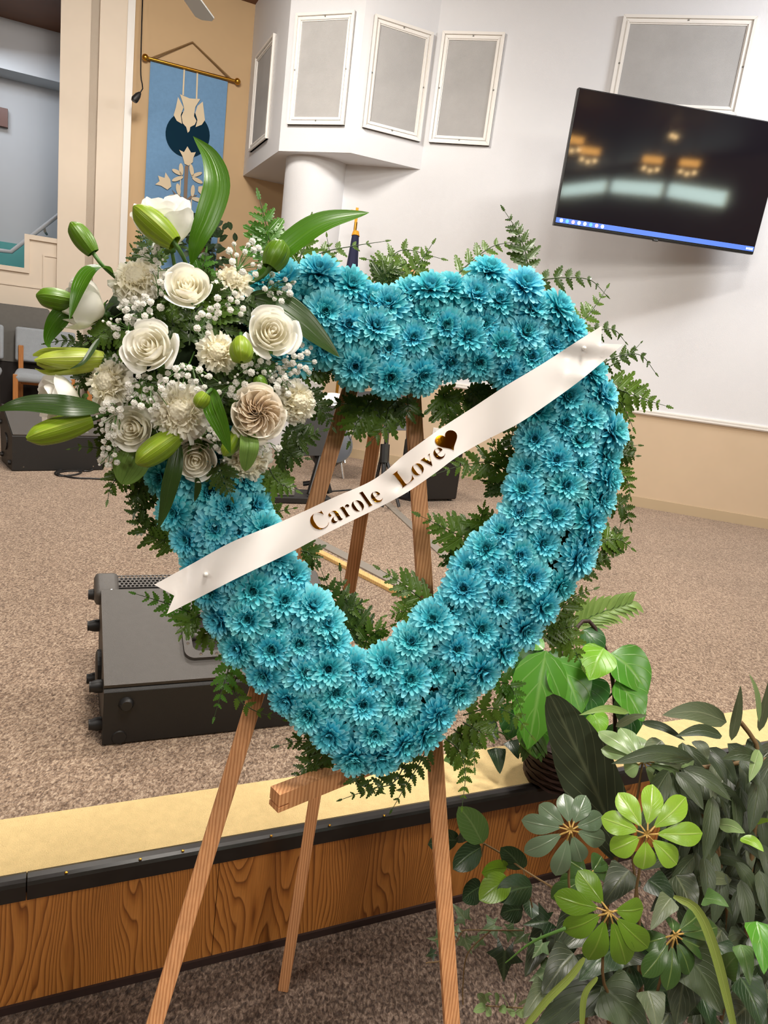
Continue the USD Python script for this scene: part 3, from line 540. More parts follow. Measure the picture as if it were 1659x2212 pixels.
# ================================================================ things on the stage
def monitor(name, label, P, d, L, prof, group=None):
    """floor monitor: cross-section prof (y back, z up) drawn along d for length L from the corner P"""
    n = np.array([d[1], -d[0], 0]); m = np.eye(4); m[0, :3] = -n; m[1, :3] = Z; m[2, :3] = np.cross(-n, Z); m[3, :3] = P
    fl = m[2, :3] @ d < 0
    t = thing(name, label, 'floor monitor speaker', P, group=group)
    def ex(poly, a, b):
        v, f = extrude(poly, b - a); v = v.copy(); v[:, 2] = (-(v[:, 2] + a)) if fl else v[:, 2] + a
        return xf(v, m), (f[:, ::-1] if fl else f)
    def pt(x, y, z): return P + d * x - n * y + Z * z
    return t, ex, pt, n
PN = onz((210, 1613), ZS); dN = unit(onz((605, 1570), ZS) - PN); nN = np.array([dN[1], -dN[0], 0])
LN = 0.72
t, ex, pt, n = monitor('floor_monitor', 'black and grey wedge floor monitor on the stage right behind the wreath', PN, dN, LN, None)
M('cabinet', ex(Polygon([(0.0, 0.008), (0.33, 0.008), (0.39, 0.26), (0.385, 0.335), (0.345, 0.318), (0.335, 0.318), (0.006, 0.166), (0.0, 0.16)]).buffer(0.004, 2), 0.012, LN), 'black_tolex', t, smooth=25)  # front coloured near-black, partly for its turn away from the light
sl = unit(np.array([0.335, 0.326]) - np.array([0.0, 0.168])); up = np.array([-sl[1], sl[0]]); S0 = np.array([0.004, 0.172])
def sq(x, a, h): q = S0 + sl * a + up * h; return pt(x, q[0], q[1])
msl = np.eye(4); msl[0, :3] = dN; msl[1, :3] = -n * sl[0] + Z * sl[1]; msl[2, :3] = np.cross(msl[0, :3], msl[1, :3]); msl[3, :3] = sq(0, 0, 0)
LS = 0.355
hole = sbox(0.25, 0.085, 0.475, 0.235).buffer(0.0)
plate_ = sbox(0.012, 0.0, LN, LS)
M('sloping_panel', extrude(plate_.difference(hole.buffer(-0.012).buffer(0.012)), 0.012, msl), 'grey_tolex', t)  # coloured greyer than the cabinet, partly for light falling from above
ring = sbox(0.23, 0.065, 0.495, 0.255).buffer(-0.03).buffer(0.03).difference(sbox(0.255, 0.09, 0.47, 0.23).buffer(-0.02).buffer(0.02))
h = M('handle', join([extrude(ring, 0.024, msl), rbox((0.245, 0.145, -0.005), (0.48, 0.175, 0.022), 0.01, msl)]), 'grey_tolex', t, smooth=30)
M('recess', bx((0.245, 0.08, -0.04), (0.48, 0.24, 0.002), msl), 'dark_void', h)
for x, y in ((0.243, 0.12), (0.275, 0.078), (0.32, 0.076), (0.243, 0.2)): M('screw', lathe([(0, 0), (0.005, 0), (0.004, 0.002), (0, 0.002)], frame(xf([[x, y, 0.024]], msl)[0], msl[2, :3]), 8), 'chrome', h)
# perforated grille strip along the top back edge: real holes
gp, gq = np.array([0.345, 0.328]), np.array([0.40, 0.350]); gu = unit(gq - gp)
mg = np.eye(4); mg[0, :3] = dN; mg[1, :3] = -n * gu[0] + Z * gu[1]; mg[2, :3] = np.cross(mg[0, :3], mg[1, :3]); mg[3, :3] = pt(0, *gp)
gr = sbox(0.06, 0.0, LN - 0.06, 0.056); hs = []
for r_ in range(5):
    for c_ in range(int((LN - 0.14) / 0.0125)):
        hs.append(Point(0.068 + c_ * 0.0125 + (r_ % 2) * 0.00625, 0.006 + r_ * 0.0108).buffer(0.0046, 2))
from shapely import union_all
M('grille', extrude(gr.difference(union_all(hs)), 0.003, mg), 'grey_tolex', t)
M('grille_back', bx((0.06, 0, -0.02), (LN - 0.06, 0.056, -0.008), mg), 'dark_void', t)
for a in (0.0, LN - 0.062): M('corner_guard', rbox((a - 0.006, -0.03, -0.05), (a + 0.066, 0.068, 0.012), 0.016, mg, 12), 'grey_tolex', t, smooth=40)
for a in (0.012, LN - 0.012):
    M('screw', lathe([(0, 0), (0.005, 0), (0.004, 0.002), (0, 0.002)], frame(xf([[a + (0.03 if a < .1 else -.03), -0.022, 0.012]], mg)[0], mg[2, :3]), 8), 'chrome', t)
for y, z in ((0.05, 0.04), (0.30, 0.05), (0.08, 0.14), (0.36, 0.2), (0.37, 0.30)):
    M('rubber_foot', lathe([(0, -0.03), (0.019, -0.03), (0.019, 0.0), (0.015, 0.014), (0.015, 0.02), (0, 0.02)], frame(pt(-0.002, y, z), -dN), 16), 'black_rubber', t, smooth=30)
M('side_plate', lathe([(0, 0), (0.05, 0), (0.05, 0.01), (0.04, 0.014), (0, 0.014)], frame(pt(0.012, 0.2, 0.14), -dN, Z), 24), 'black_rubber', t)
M('rubber_foot', lathe([(0, 0), (0.022, 0), (0.018, 0.012), (0.014, 0.018), (0, 0.018)], frame(pt(0.07, 0.0, 0.125), n), 16), 'black_rubber', t, smooth=30)
M('rubber_foot', lathe([(0, 0), (0.022, 0), (0.018, 0.008), (0, 0.008)], frame(pt(0.055, 0.0, 0.025), n), 16), 'black_rubber', t, smooth=30)

PF = onz((26, 1018), ZS); dF = unit(onz((190, 1016), ZS) - PF)
t, ex, pt, n = monitor('floor_monitor', 'second black floor monitor farther back on the stage before the chairs', PF, dF, 0.60, None)
M('cabinet', ex(Polygon([(0.0, 0.008), (0.34, 0.008), (0.40, 0.30), (0.36, 0.40), (0.33, 0.40), (0.0, 0.24)]).buffer(0.004, 2), 0.0, 0.60), 'black_tolex', t, smooth=25)
sl = unit(np.array([0.335, 0.40]) - np.array([0.0, 0.242])); S0 = np.array([0.0, 0.246]); msl = np.eye(4); msl[0, :3] = dF; msl[1, :3] = -n * sl[0] + Z * sl[1]; msl[2, :3] = np.cross(msl[0, :3], msl[1, :3]); msl[3, :3] = pt(0, *S0)
M('sloping_panel', bx((0.004, 0, 0), (0.596, 0.36, 0.008), msl), 'grey_tolex', t)
M('label_plate', bx((0.40, 0.03, 0.007), (0.50, 0.10, 0.0095), msl), 'grey_panel', t)
for y, z in ((0.06, 0.05), (0.30, 0.06), (0.36, 0.28)): M('rubber_foot', lathe([(0, 0), (0.018, 0), (0.015, 0.016), (0, 0.016)], frame(pt(0, y, z), -dF), 12), 'black_rubber', t)
M('side_plate', lathe([(0, 0), (0.06, 0), (0.06, 0.008), (0, 0.008)], frame(pt(0.0, 0.2, 0.17), -dF), 20), 'black_rubber', t)
for x, z in ((0.02, 0.225), (0.09, 0.215), (0.07, 0.03), (0.53, 0.03)): M('screw', lathe([(0, 0), (0.006, 0), (0.005, 0.004), (0, 0.004)], frame(pt(x, 0, z), n), 8), 'chrome', t)
cb = [onz(q, ZS + 0.006) for q in ((215, 1005), (190, 1018), (150, 1012), (120, 1020), (130, 1028), (165, 1025), (175, 1018), (140, 1018), (125, 1024), (160, 1032), (205, 1034), (260, 1038))]
M('cable', tube(cb, 0.007, 6, 60), 'black_rubber', None, 'black cable looped on the carpet beside the far floor monitor', 'cable')

# choir chairs
SE = onz((101, 812), ZS + 0.45); chairs = []
def chair(x, label):
    """upholstered chair with wooden legs; front left corner of the seat at x along the row"""
    o = SE + TD * x; m = np.eye(4); m[0, :3] = TD; m[1, :3] = -TN; m[2, :3] = Z; m[3, :3] = [o[0], o[1], ZS]
    t = thing('choir_chair', label, 'chair', m=m, group='grey choir chairs on the stage')
    w = 0.54
    M('seat', rbox((0.01, -0.01, 0.37), (w - 0.01, 0.50, 0.46), 0.04, m, 12), 'chair_cloth', t, smooth=40)
    mb = m.copy(); a = 0.14; mb[1, :3] = m[1, :3] * math.cos(a) - Z * math.sin(a); mb[2, :3] = Z * math.cos(a) + m[1, :3] * math.sin(a)
    M('backrest', rbox((0.0, 0.40, 0.59), (w, 0.465, 0.92), 0.025, mb, 12), 'chair_cloth', t, smooth=40)
    for k in (0, 1):
        xx = 0.005 if k == 0 else w - 0.05
        M('leg', rbox((xx, -0.005, 0.0), (xx + 0.045, 0.05, 0.44), 0.006, m), 'chair_wood', t)
        x2_ = 0.03 if k == 0 else w - 0.075; M('leg', rbox((x2_, 0.46, 0.0), (x2_ + 0.045, 0.50, 0.68), 0.006, m), 'chair_wood', t)
    M('seat_frame', join([rbox((0.05, 0.2, 0.33), (w - 0.05, 0.23, 0.375), 0.004, m), rbox((0.05, 0.46, 0.33), (w - 0.05, 0.49, 0.375), 0.004, m)]), 'chair_wood', t)
    return t
for k, lab in enumerate(('grey upholstered choir chair cut off at the left picture edge', 'grey upholstered choir chair behind the fern and the long lily buds', 'grey upholstered choir chair mostly hidden behind the white roses', )):
    chair(-0.93 + 0.64 * k, lab)
po = SE - TN * 0.68
def pop(px): P = onplane(px, po, TN); return (P - po) @ TD, P[2]
pa, pb_ = pop((107, 700))[0], pop((60, 662))[1]
pt_ = thing('choir_screen', 'dark grey rounded fabric screen standing behind the choir chairs', 'screen', [po[0], po[1], ZS])
mpo = np.eye(4); mpo[0, :3] = TD; mpo[1, :3] = Z; mpo[2, :3] = TN; mpo[3, :3] = [po[0], po[1], 0]
M('panel', extrude(sbox(pa - 2.2, ZS + 0.5, pa, pb_).buffer(-0.03).buffer(0.03), 0.04, mpo), 'grey_panel', pt_)
M('base', extrude(sbox(pa - 2.2, ZS, pa + 0.25, ZS + 0.56), 0.03, mpo), 'dark_void', pt_)

# what shows through the heart: stands, a drum, an amplifier
def poles(t, name, segs, r, mt='black_metal'):
    for a, b in segs: M(name, tube([a, b], r, 8), mt, t, smooth=40)
B0 = onz((640, 1085), ZS)
ks = thing('keyboard_stand', 'black keyboard stand and pedal board seen left of the easel leg', 'stand', B0)
dK = B0[1] / (B0 @ FW - EYE @ FW) if False else (B0 - EYE) @ FW
mk = np.eye(4); mk[0, :3] = dN; mk[1, :3] = -nN; mk[2, :3] = Z; mk[3, :3] = B0
M('pedal_board', rbox((-0.22, -0.05, 0.0), (0.24, 0.2, 0.05), 0.01, mk), 'black_tolex', ks)
poles(ks, 'leg', [(at((668, 1068), dK), at((692, 985), dK + .05)), (at((618, 1060), dK + .2), at((606, 975), dK + .2)), (at((700, 1068), dK + .1), at((680, 975), dK + .1)), (at((712, 1065), dK + .2), at((690, 985), dK + .15))], 0.022)
poles(ks, 'crossbar', [(at((600, 985), dK + .1), at((705, 968), dK + .1)), (at((655, 1045), dK + .15), at((712, 1038), dK + .15))], 0.018)
M('panel', extrude(Polygon([(0, 0), (0.26, 0), (0.30, 0.36), (0.05, 0.36)]), 0.03, np.vstack([np.r_[CR, 0], np.r_[unit(Z * .95 + FW * .3), 0], np.r_[-FW, 0], np.r_[at((620, 985), dK + .05), 1]])), 'black_tolex', ks)
M('cable', tube([at(q, dK + .3) for q in ((622, 972), (616, 1010), (630, 1040), (648, 1060), (700, 1062), (760, 1058))], 0.006, 6, 40), 'black_rubber', ks)
pb2 = thing('power_box', 'small grey foot pedal box on the black pedal board', 'pedal', onz((612, 1068), ZS + .05))
mp2 = mk.copy(); mp2[3, :3] = onz((612, 1068), ZS + 0.05)
M('box', rbox((-0.06, -0.04, 0.0), (0.07, 0.06, 0.045), 0.008, mp2), 'grey_box', pb2); M('switch', lathe([(0, 0), (0.014, 0), (0.014, 0.012), (0, 0.014)], frame(xf([[0, 0, 0.045]], mp2)[0], Z), 12), 'chrome', pb2)
DR = onz((716, 1030), ZS); dd = (DR - EYE) @ FW
dr = thing('drum', 'dark blue drum with white head and chrome rim behind the easel', 'drum', DR)
dc = at((712, 965), dd); M('shell', lathe([(0.0, -0.1), (0.16, -0.1), (0.16, 0.1), (0, 0.1)], frame(dc, -FW * .8 + CR * .3 + Z * .2), 28), 'drum_blue', dr, smooth=40)
M('rim', lathe([(0.158, 0.08), (0.172, 0.08), (0.172, 0.105), (0.158, 0.105)], frame(dc, -FW * .8 + CR * .3 + Z * .2), 28), 'black_metal', dr, smooth=40)
dc2 = at((718, 902), dd + .1); M('tom', lathe([(0, -0.13), (0.19, -0.13), (0.19, 0.13), (0.18, 0.135), (0, 0.135)], frame(dc2, unit(Z * .8 - FW * .5)), 28), 'drum_white', dr, smooth=40)
poles(dr, 'leg', [(at((745, 1000), dd), at((741, 945), dd)), (at((700, 1042), dd), at((704, 985), dd)), (at((742, 1040), dd), at((735, 985), dd))], 0.012, 'chrome')
M('pedal', rbox((-0.03, -0.1, 0), (0.05, 0.1, 0.05), 0.01, np.vstack([np.r_[dN, 0], np.r_[-nN, 0], np.r_[Z, 0], np.r_[onz((704, 985), ZS + .15), 1]])), 'chrome', dr)
SB = onz((832, 1100), ZS); ds = (SB - EYE) @ FW
ms = thing('music_stand', 'black tripod music stand behind the ribbon middle', 'music stand', SB)
poles(ms, 'pole', [(at((826, 1075), ds), at((838, 905), ds))], 0.016)
poles(ms, 'leg', [(at((808, 1060), ds + .05), at((824, 985), ds)), (at((862, 1095), ds - .05), at((832, 980), ds)), (at((826, 1095), ds - .1), at((828, 985), ds))], 0.012)
M('collar', tube([at((830, 1000), ds), at((832, 960), ds)], 0.035, 10), 'black_metal', ms)
M('desk', extrude(sbox(-0.25, 0, 0.2, 0.3), 0.012, np.vstack([np.r_[CR, 0], np.r_[unit(Z * .9 + FW * .4), 0], np.r_[-FW, 0], np.r_[at((836, 930), ds), 1]])), 'black_metal', ms)
MB = onz((886, 1075), ZS); dm = (MB - EYE) @ FW
mi = thing('microphone_stand', 'straight black microphone stand behind the right easel leg', 'microphone stand', MB)
poles(mi, 'pole', [(at((880, 1078), dm), at((884, 800), dm))], 0.018); M('base', lathe([(0, 0), (0.13, 0), (0.13, 0.02), (0.03, 0.035), (0, 0.035)], frame(MB, Z), 24), 'black_metal', mi)
AB = onz((880, 1072), ZS); da = (onz((962, 1050), ZS) - onz((905, 1082), ZS)); da = unit(da)
am = thing('bass_amplifier', 'black amplifier cabinet on the carpet right of the easel leg', 'amplifier', onz((905, 1082), ZS))
ma = np.eye(4); ma[0, :3] = unit(onz((905, 1082), ZS) - onz((868, 1066), ZS)); ma[1, :3] = np.cross(Z, ma[0, :3]); ma[2, :3] = Z; ma[3, :3] = onz((905, 1082), ZS)
M('cabinet', rbox((-0.3, 0, 0.015), (0.04, 0.34, 0.44), 0.012, ma), 'black_tolex', am); M('grille', rbox((-0.28, -0.008, 0.05), (0.02, 0.002, 0.36), 0.004, ma), 'black_rubber', am)
for x, y in ((-.26, .04), (0, .04), (-.26, .3), (0, .3)): M('foot', lathe([(0, 0), (0.02, 0), (0.018, 0.02), (0, 0.02)], frame(xf([[x, y, 0]], ma)[0], Z), 10), 'black_rubber', am)
M('corner_guard', rbox((0.015, -0.01, 0.4), (0.05, 0.03, 0.45), 0.006, ma), 'black_metal', am)
# floor strips inside the heart
def strip(name, label, a, b, w, h, mt):
    p, q = onz(a, ZS), onz(b, ZS); d = unit(q - p); m = np.eye(4); m[0, :3] = d; m[1, :3] = np.cross(Z, d); m[2, :3] = Z; m[3, :3] = p
    M(name, rbox((0, -w / 2, 0), (np.linalg.norm(q - p), w / 2, h), 0.003, m), mt, None, label, 'floor strip')
strip('wooden_strip', 'pale pine batten lying on the stage carpet behind the easel', (640, 1172), (915, 1312), 0.045, 0.02, 'pine_strip')
strip('cable_cover', 'grey metal cable cover beside the pale pine batten', (648, 1152), (935, 1300), 0.075, 0.008, 'alu')
strip('cable_cover', 'narrow grey cable cover farther back behind the right easel leg', (800, 1055), (975, 1215), 0.06, 0.008, 'alu')
# flag and the plant below the banner
FB = onz((765, 1030), ZS); FB = np.array([FB[0], FB[1], ZS]); df = 6.2
fl = thing('church_flag', 'navy flag with gold fringe on a pole topped by a gold cross', 'flag', [at((765, 560), df)[0], at((765, 560), df)[1], ZS])
ft = at((770, 452), df); fb = np.array([ft[0] - 0.0, ft[1], ZS])
M('pole', tube([fb, at((769, 480), df)], 0.014, 8), 'brass', fl); cx = at((770.5, 462), df); 
M('cross', join([bx((-0.012, -0.008, -0.06), (0.012, 0.008, 0.07), np.vstack([np.eye(3, 4), np.r_[cx + Z * -.02, 1]])), bx((-0.05, -0.008, -0.012), (0.05, 0.008, 0.012), np.vstack([np.eye(3, 4), np.r_[cx + Z * .015, 1]]))]), 'brass', fl)
M('fringe', tube([at((769, 500), df), at((768, 510), df)], [0.026, 0.036], 12), 'flag_gold', fl)
a = np.arange(24) * 2 * math.pi / 24; rows = []
for k, s in enumerate(np.linspace(0, 1, 14)):
    c = at((768, 508), df) * (1 - s) + (at((768, 508), df) - Z * 1.1) * s; r = 0.03 + 0.07 * s + 0.018 * s * np.cos(a * 6 + k * .1)
    rows.append(c + np.c_[r * np.cos(a), r * np.sin(a), 0 * a])
v = np.vstack(rows); f = [(i * 24 + j, i * 24 + (j + 1) % 24, (i + 1) * 24 + (j + 1) % 24) for i in range(13) for j in range(24)] + [(i * 24 + j, (i + 1) * 24 + (j + 1) % 24, (i + 1) * 24 + j) for i in range(13) for j in range(24)]
M('flag_cloth', (v, np.array(f)), 'flag_navy', fl, smooth=True)

# ================================================================ easel and heart
D0 = 1.12
HC0 = at((W / 2, H / 2), D0); HN = unit(-FW + 0.14 * CR)
HX = unit(CR - HN * (CR @ HN)); HY = np.cross(HN, HX)          # plane of the wreath
def hp(px, h=0.0): return onplane(px, HC0 + HN * h, HN)
def leaf_along(P, Wd, hint, nu=12, nv=6, prof=None, cup=0.12, wave=0.0, twist=0.0, fold=0.0):
    """leaf blade along points P; Wd full width; returns vertices, faces, uv"""
    P = spline(P, nu + 1); T = np.gradient(P, axis=0); T /= np.linalg.norm(T, axis=1)[:, None] + 1e-12
    s = np.linspace(0, 1, nu + 1); wv = (prof or (lambda q: np.sin(math.pi * np.clip(q, 0, 1) ** 0.8) ** 0.75))(s) * Wd / 2
    V, UV = [], []; ph = RNG.random() * 6
    for i in range(nu + 1):
        hN = np.asarray(hint, float); sd = np.cross(T[i], hN); sd = unit(sd) if np.linalg.norm(sd) > 1e-6 else np.array([1.0, 0, 0]); nn = np.cross(sd, T[i])
        if twist: a = twist * s[i]; sd, nn = sd * math.cos(a) + nn * math.sin(a), nn * math.cos(a) - sd * math.sin(a)
        for j in range(nv + 1):
            x = j / nv * 2 - 1
            z = cup * wv[i] * (x * x) + fold * wv[i] * abs(x) + wave * Wd * math.sin(s[i] * 14 + ph + (x > 0) * 1.7) * abs(x) ** 2
            V.append(P[i] + sd * x * wv[i] + nn * z); UV.append((j / nv, s[i]))
    return np.array(V), grid(nu, nv), np.array(UV)
def joinuv(ls):
    V, Fc, U, n = [], [], [], 0
    for v, f, u in ls: V.append(v); Fc.append(f + n); U.append(u); n += len(v)
    return (np.vstack(V), np.vstack(Fc)), np.vstack(U)
def leafpart(name, L, mt, parent=None, **kw): return M(name, (L[0], L[1]), mt, parent, smooth=True, uv=L[2], **kw)
OVAL = lambda q: np.sin(math.pi * q ** 0.9) ** 0.6 * (q < 1)
LANCE = lambda q: np.clip(np.sin(math.pi * np.clip(q, 0.0, 1) ** 0.7), 0, 1) ** 0.8
OBOV = lambda q: np.clip(np.sin(math.pi * np.clip(q * 0.97 + 0.015, 0, 1) ** 1.5), 0, 1) ** 0.55
HEARTL = lambda q: np.clip((1 - q) ** 0.75 * np.minimum(1, q * 9) ** 0.6 * 1.05, 0, 1)

def bar(a, b, w, d, wdir):
    """square wooden bar from a to b, width w along wdir"""
    z = unit(b - a); m = frame(a, z, wdir); return rbox((-w / 2, -d / 2, 0), (w / 2, d / 2, np.linalg.norm(b - a)), 0.0025, m)
es = thing('easel', 'three legged oak floral easel carrying the blue heart wreath', 'easel', [0, 1.0, 0])
hl = -0.085
def legline(pa, pb, h, z=0.0):
    a, b = hp(pa, h), hp(pb, h); return a + (b - a) * ((z - a[2]) / (b - a)[2])
topL = hp((850, 592), hl)
LF, RF = legline((735, 910), (353, 2150), hl), legline((893, 880), (972, 2150), hl)
def mlocal(name, a, b, w, d, wd):
    z = unit(b - a); m = frame(a, z, wd)
    return M(name, bar(a, b, w, d, wd), 'easel_wood', es)
mlocal('leg', LF, legline((735, 910), (353, 2150), hl, topL[2]), 0.027, 0.018, HX)
mlocal('leg', RF, legline((893, 880), (972, 2150), hl, topL[2]), 0.027, 0.018, HX)
bt = hp((866, 600), hl - 0.03); bf = onz((612, 2136), 0.0)
mlocal('leg', bf, bt, 0.025, 0.018, unit(np.cross(bf - bt, FW)))
M('hinge_block', rbox((-0.03, -0.02, -0.02), (0.03, 0.02, 0.0), 0.003, frame(hp((864, 600), hl - 0.01), HN, HX)), 'easel_wood', es)
la = at((592, 1733), 1.07); sl_dir = onz((1200, 1500), 0.9) - la
ld = unit(np.array([math.sin(math.radians(47)), math.cos(math.radians(47)), 0])); lb = la + ld * 0.34
led = rbox((-0.001, -0.02, -0.012), (0.34, 0.0, 0.012), 0.002, frame(la, np.cross(ld, [0, 0, 1.0]), ld))
zl_ = np.cross(ld, Z); ml = np.eye(4); ml[0, :3] = ld; ml[1, :3] = -zl_; ml[2, :3] = Z; ml[3, :3] = la
shelf = Polygon([(0, -0.011), (0, -0.003), (0.018, -0.003), (0.018, 0.0), (0, 0.0), (0, 0.02), (0.34, 0.02), (0.34, -0.011)])
msx = np.eye(4); msx[0, :3] = ld; msx[1, :3] = Z; msx[2, :3] = np.cross(ld, Z); msx[3, :3] = la - np.cross(ld, Z) * 0.0125
M('shelf_bar', extrude(shelf, 0.025, msx), 'easel_wood', es)

OUT = [(815, 640), (782, 600), (722, 578), (650, 572), (590, 590), (520, 615), (440, 650), (372, 720), (330, 810), (308, 910), (312, 1010), (350, 1115), (402, 1222), (434, 1308), (503, 1418), (572, 1495), (642, 1556), (702, 1620), (760, 1650), (800, 1655), (868, 1642), (945, 1585), (1000, 1525), (1080, 1448), (1158, 1368), (1228, 1278), (1278, 1198), (1320, 1092), (1340, 1002), (1335, 922), (1312, 842), (1288, 765), (1252, 706), (1212, 648), (1158, 602), (1100, 577), (1042, 570), (1000, 588), (940, 596), (880, 612)]
INN = [(690, 780), (740, 815), (785, 842), (880, 848), (940, 830), (1000, 815), (1060, 815), (1104, 838), (1122, 885), (1117, 950), (1110, 1010), (1090, 1085), (1050, 1150), (1000, 1200), (970, 1258), (930, 1308), (872, 1348), (832, 1395), (790, 1412), (760, 1385), (738, 1345), (690, 1290), (658, 1238), (618, 1190), (590, 1132), (566, 1080), (548, 1030), (540, 950), (560, 870), (610, 800)]
PO, PI = Polygon(OUT), Polygon(INN); RING = PO.difference(PI)
PXM = D0 / F
base_ring = PO.buffer(-44).difference(PI.buffer(38))
hm = np.eye(4); hm[0, :3] = HX; hm[1, :3] = HY; hm[2, :3] = HN; hm[3, :3] = HC0
def flat(poly):   # picture outline measured on the wreath -> its own plane in metres
    def cv(ring): return [((hp(c) - HC0) @ HX, (hp(c) - HC0) @ HY) for c in ring.coords[:-1]]
    return Polygon(cv(poly.exterior), [cv(i) for i in poly.interiors])
hw = thing('heart_wreath', 'heart shaped floral foam wreath frame behind the blue flowers', 'wreath', hp((800, 1650)))
q = hm.copy(); q[3, :3] = HC0 - HN * 0.05
M('foam_ring', extrude(flat(base_ring), 0.058, q), 'foam_green', hw)
q = hm.copy(); q[3, :3] = HC0 - HN * 0.062
M('backing_board', extrude(flat(PO.buffer(-46).difference(PI.buffer(38))), 0.012, q), 'foam_green', hw)

# ---------------------------------------------------------------- chrysanthemums
def petal(L, w, a0, a1, r0, z0, phi, cup=0.5, nu=5, nv=2, tip=0.68, base=0.35):
    """one strap petal: elevation runs from a0 to a1 along its length"""
    s = np.linspace(0, 1, nu + 1); el = a0 + (a1 - a0) * s; ds = L / nu
    r = r0 + np.r_[0, np.cumsum(np.cos((el[1:] + el[:-1]) / 2) * ds)]; z = z0 + np.r_[0, np.cumsum(np.sin((el[1:] + el[:-1]) / 2) * ds)]
    ww = w * (base + (1 - base) * np.sin(math.pi * np.clip(s * tip, 0, 1)) ** 0.8); ww[-1] *= 0.55
    V = []
    for i in range(nu + 1):
        for j in range(nv + 1):
            x = j / nv * 2 - 1; lift = cup * ww[i] * x * x * 0.5
            V.append((r[i] - math.sin(el[i]) * lift, x * ww[i] / 2, z[i] + math.cos(el[i]) * lift))
    V = np.array(V); c, sn = math.cos(phi), math.sin(phi)
    return np.c_[V[:, 0] * c - V[:, 1] * sn, V[:, 0] * sn + V[:, 1] * c, V[:, 2]], grid(nu, nv)
def make_mum(seed, openness, label, m):
    g = random.Random(seed); t = thing('chrysanthemum', label, 'flower', m=m, group='blue chrysanthemums of the heart wreath')
    Rf = 0.034
    def ringp(n, L, w, a0, a1, r0, z0, jit):
        return [petal(Rf * L * g.uniform(1 - jit, 1 + jit * .6), Rf * w * g.uniform(.85, 1.15), math.radians(a0 + g.uniform(-9, 9)), math.radians(a1 + g.uniform(-16, 14)), Rf * r0, Rf * z0, 2 * math.pi * (k + g.uniform(-.3, .3)) / n, cup=g.uniform(.3, .9)) for k in range(n)]
    o = openness
    def put(name, rings, mt): 
        v, f = join([p for r_ in rings for p in r_]); M(name, (xf(v, m), f), mt, t, smooth=True)
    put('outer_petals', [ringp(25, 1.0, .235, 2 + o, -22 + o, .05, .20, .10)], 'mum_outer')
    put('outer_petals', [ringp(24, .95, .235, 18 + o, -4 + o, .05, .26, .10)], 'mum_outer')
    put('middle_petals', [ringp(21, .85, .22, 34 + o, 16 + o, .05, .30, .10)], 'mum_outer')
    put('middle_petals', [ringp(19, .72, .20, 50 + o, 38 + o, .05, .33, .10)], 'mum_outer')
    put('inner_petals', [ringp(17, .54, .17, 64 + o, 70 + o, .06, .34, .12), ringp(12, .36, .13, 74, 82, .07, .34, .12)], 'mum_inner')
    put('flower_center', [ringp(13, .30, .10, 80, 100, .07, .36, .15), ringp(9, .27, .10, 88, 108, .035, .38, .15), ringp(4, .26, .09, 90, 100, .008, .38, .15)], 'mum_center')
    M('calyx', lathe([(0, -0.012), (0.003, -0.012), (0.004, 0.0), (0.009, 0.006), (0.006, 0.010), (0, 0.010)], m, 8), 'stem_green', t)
    return t
bo, bi = PO.exterior, PI.exterior
cand = []
g = random.Random(11)
gx, gy = np.meshgrid(np.arange(296, 1350, 7.0), np.arange(560, 1664, 7.0)); cd = []
for p in zip(gx.ravel(), gy.ravel()):
    p = (p[0] + g.uniform(-2, 2), p[1] + g.uniform(-2, 2)); P_ = Point(p)
    if RING.contains(P_):
        do, di = bo.distance(P_), bi.distance(P_)
        if do > 32 and di > 29: cd.append((p[0], p[1], do, di))
cd = np.array(cd); wgt = np.where(np.minimum(cd[:, 2], cd[:, 3]) < 46, 1.12, 1.0)
md = np.full(len(cd), 1e9); pts = []; nxt = 0
while True:                     # farthest-point filling leaves no gap wider than a flower
    pts.append(tuple(cd[nxt])); md = np.minimum(md, np.hypot(cd[:, 0] - cd[nxt, 0], cd[:, 1] - cd[nxt, 1])); nxt = int(np.argmax(md * wgt))
    if md[nxt] * wgt[nxt] < 46: break
clocks = ['one', 'two', 'three', 'four', 'five', 'six', 'seven', 'eight', 'nine', 'ten', 'eleven', 'twelve']
def clock(p):
    a = math.degrees(math.atan2(p[0] - 822, -(p[1] - 1080))) % 360; h = round(a / 15) % 24
    hr = clocks[(h // 2 - 1) % 12]; return ('half past ' + hr) if h % 2 else (hr + " o'clock")
BOUQ = Polygon([(230, 560), (340, 500), (520, 520), (600, 610), (690, 760), (700, 900), (600, 1020), (400, 1020), (250, 1010), (180, 850), (160, 680)])
cells = {}
kept = []
for p in pts:
    if BOUQ.buffer(-95).contains(Point(p[:2])): continue
    kept.append(p); cells.setdefault(clock(p), []).append(p)
protos = []
ordn = ['outermost', 'second from the outer edge', 'third from the outer edge', 'fourth from the outer edge', 'fifth from the outer edge', 'sixth from the outer edge', 'seventh from the outer edge', 'eighth from the outer edge', 'ninth from the outer edge', 'tenth from the outer edge', 'eleventh from the outer edge', 'twelfth from the outer edge', 'thirteenth from the outer edge', 'fourteenth from the outer edge', 'fifteenth from the outer edge']
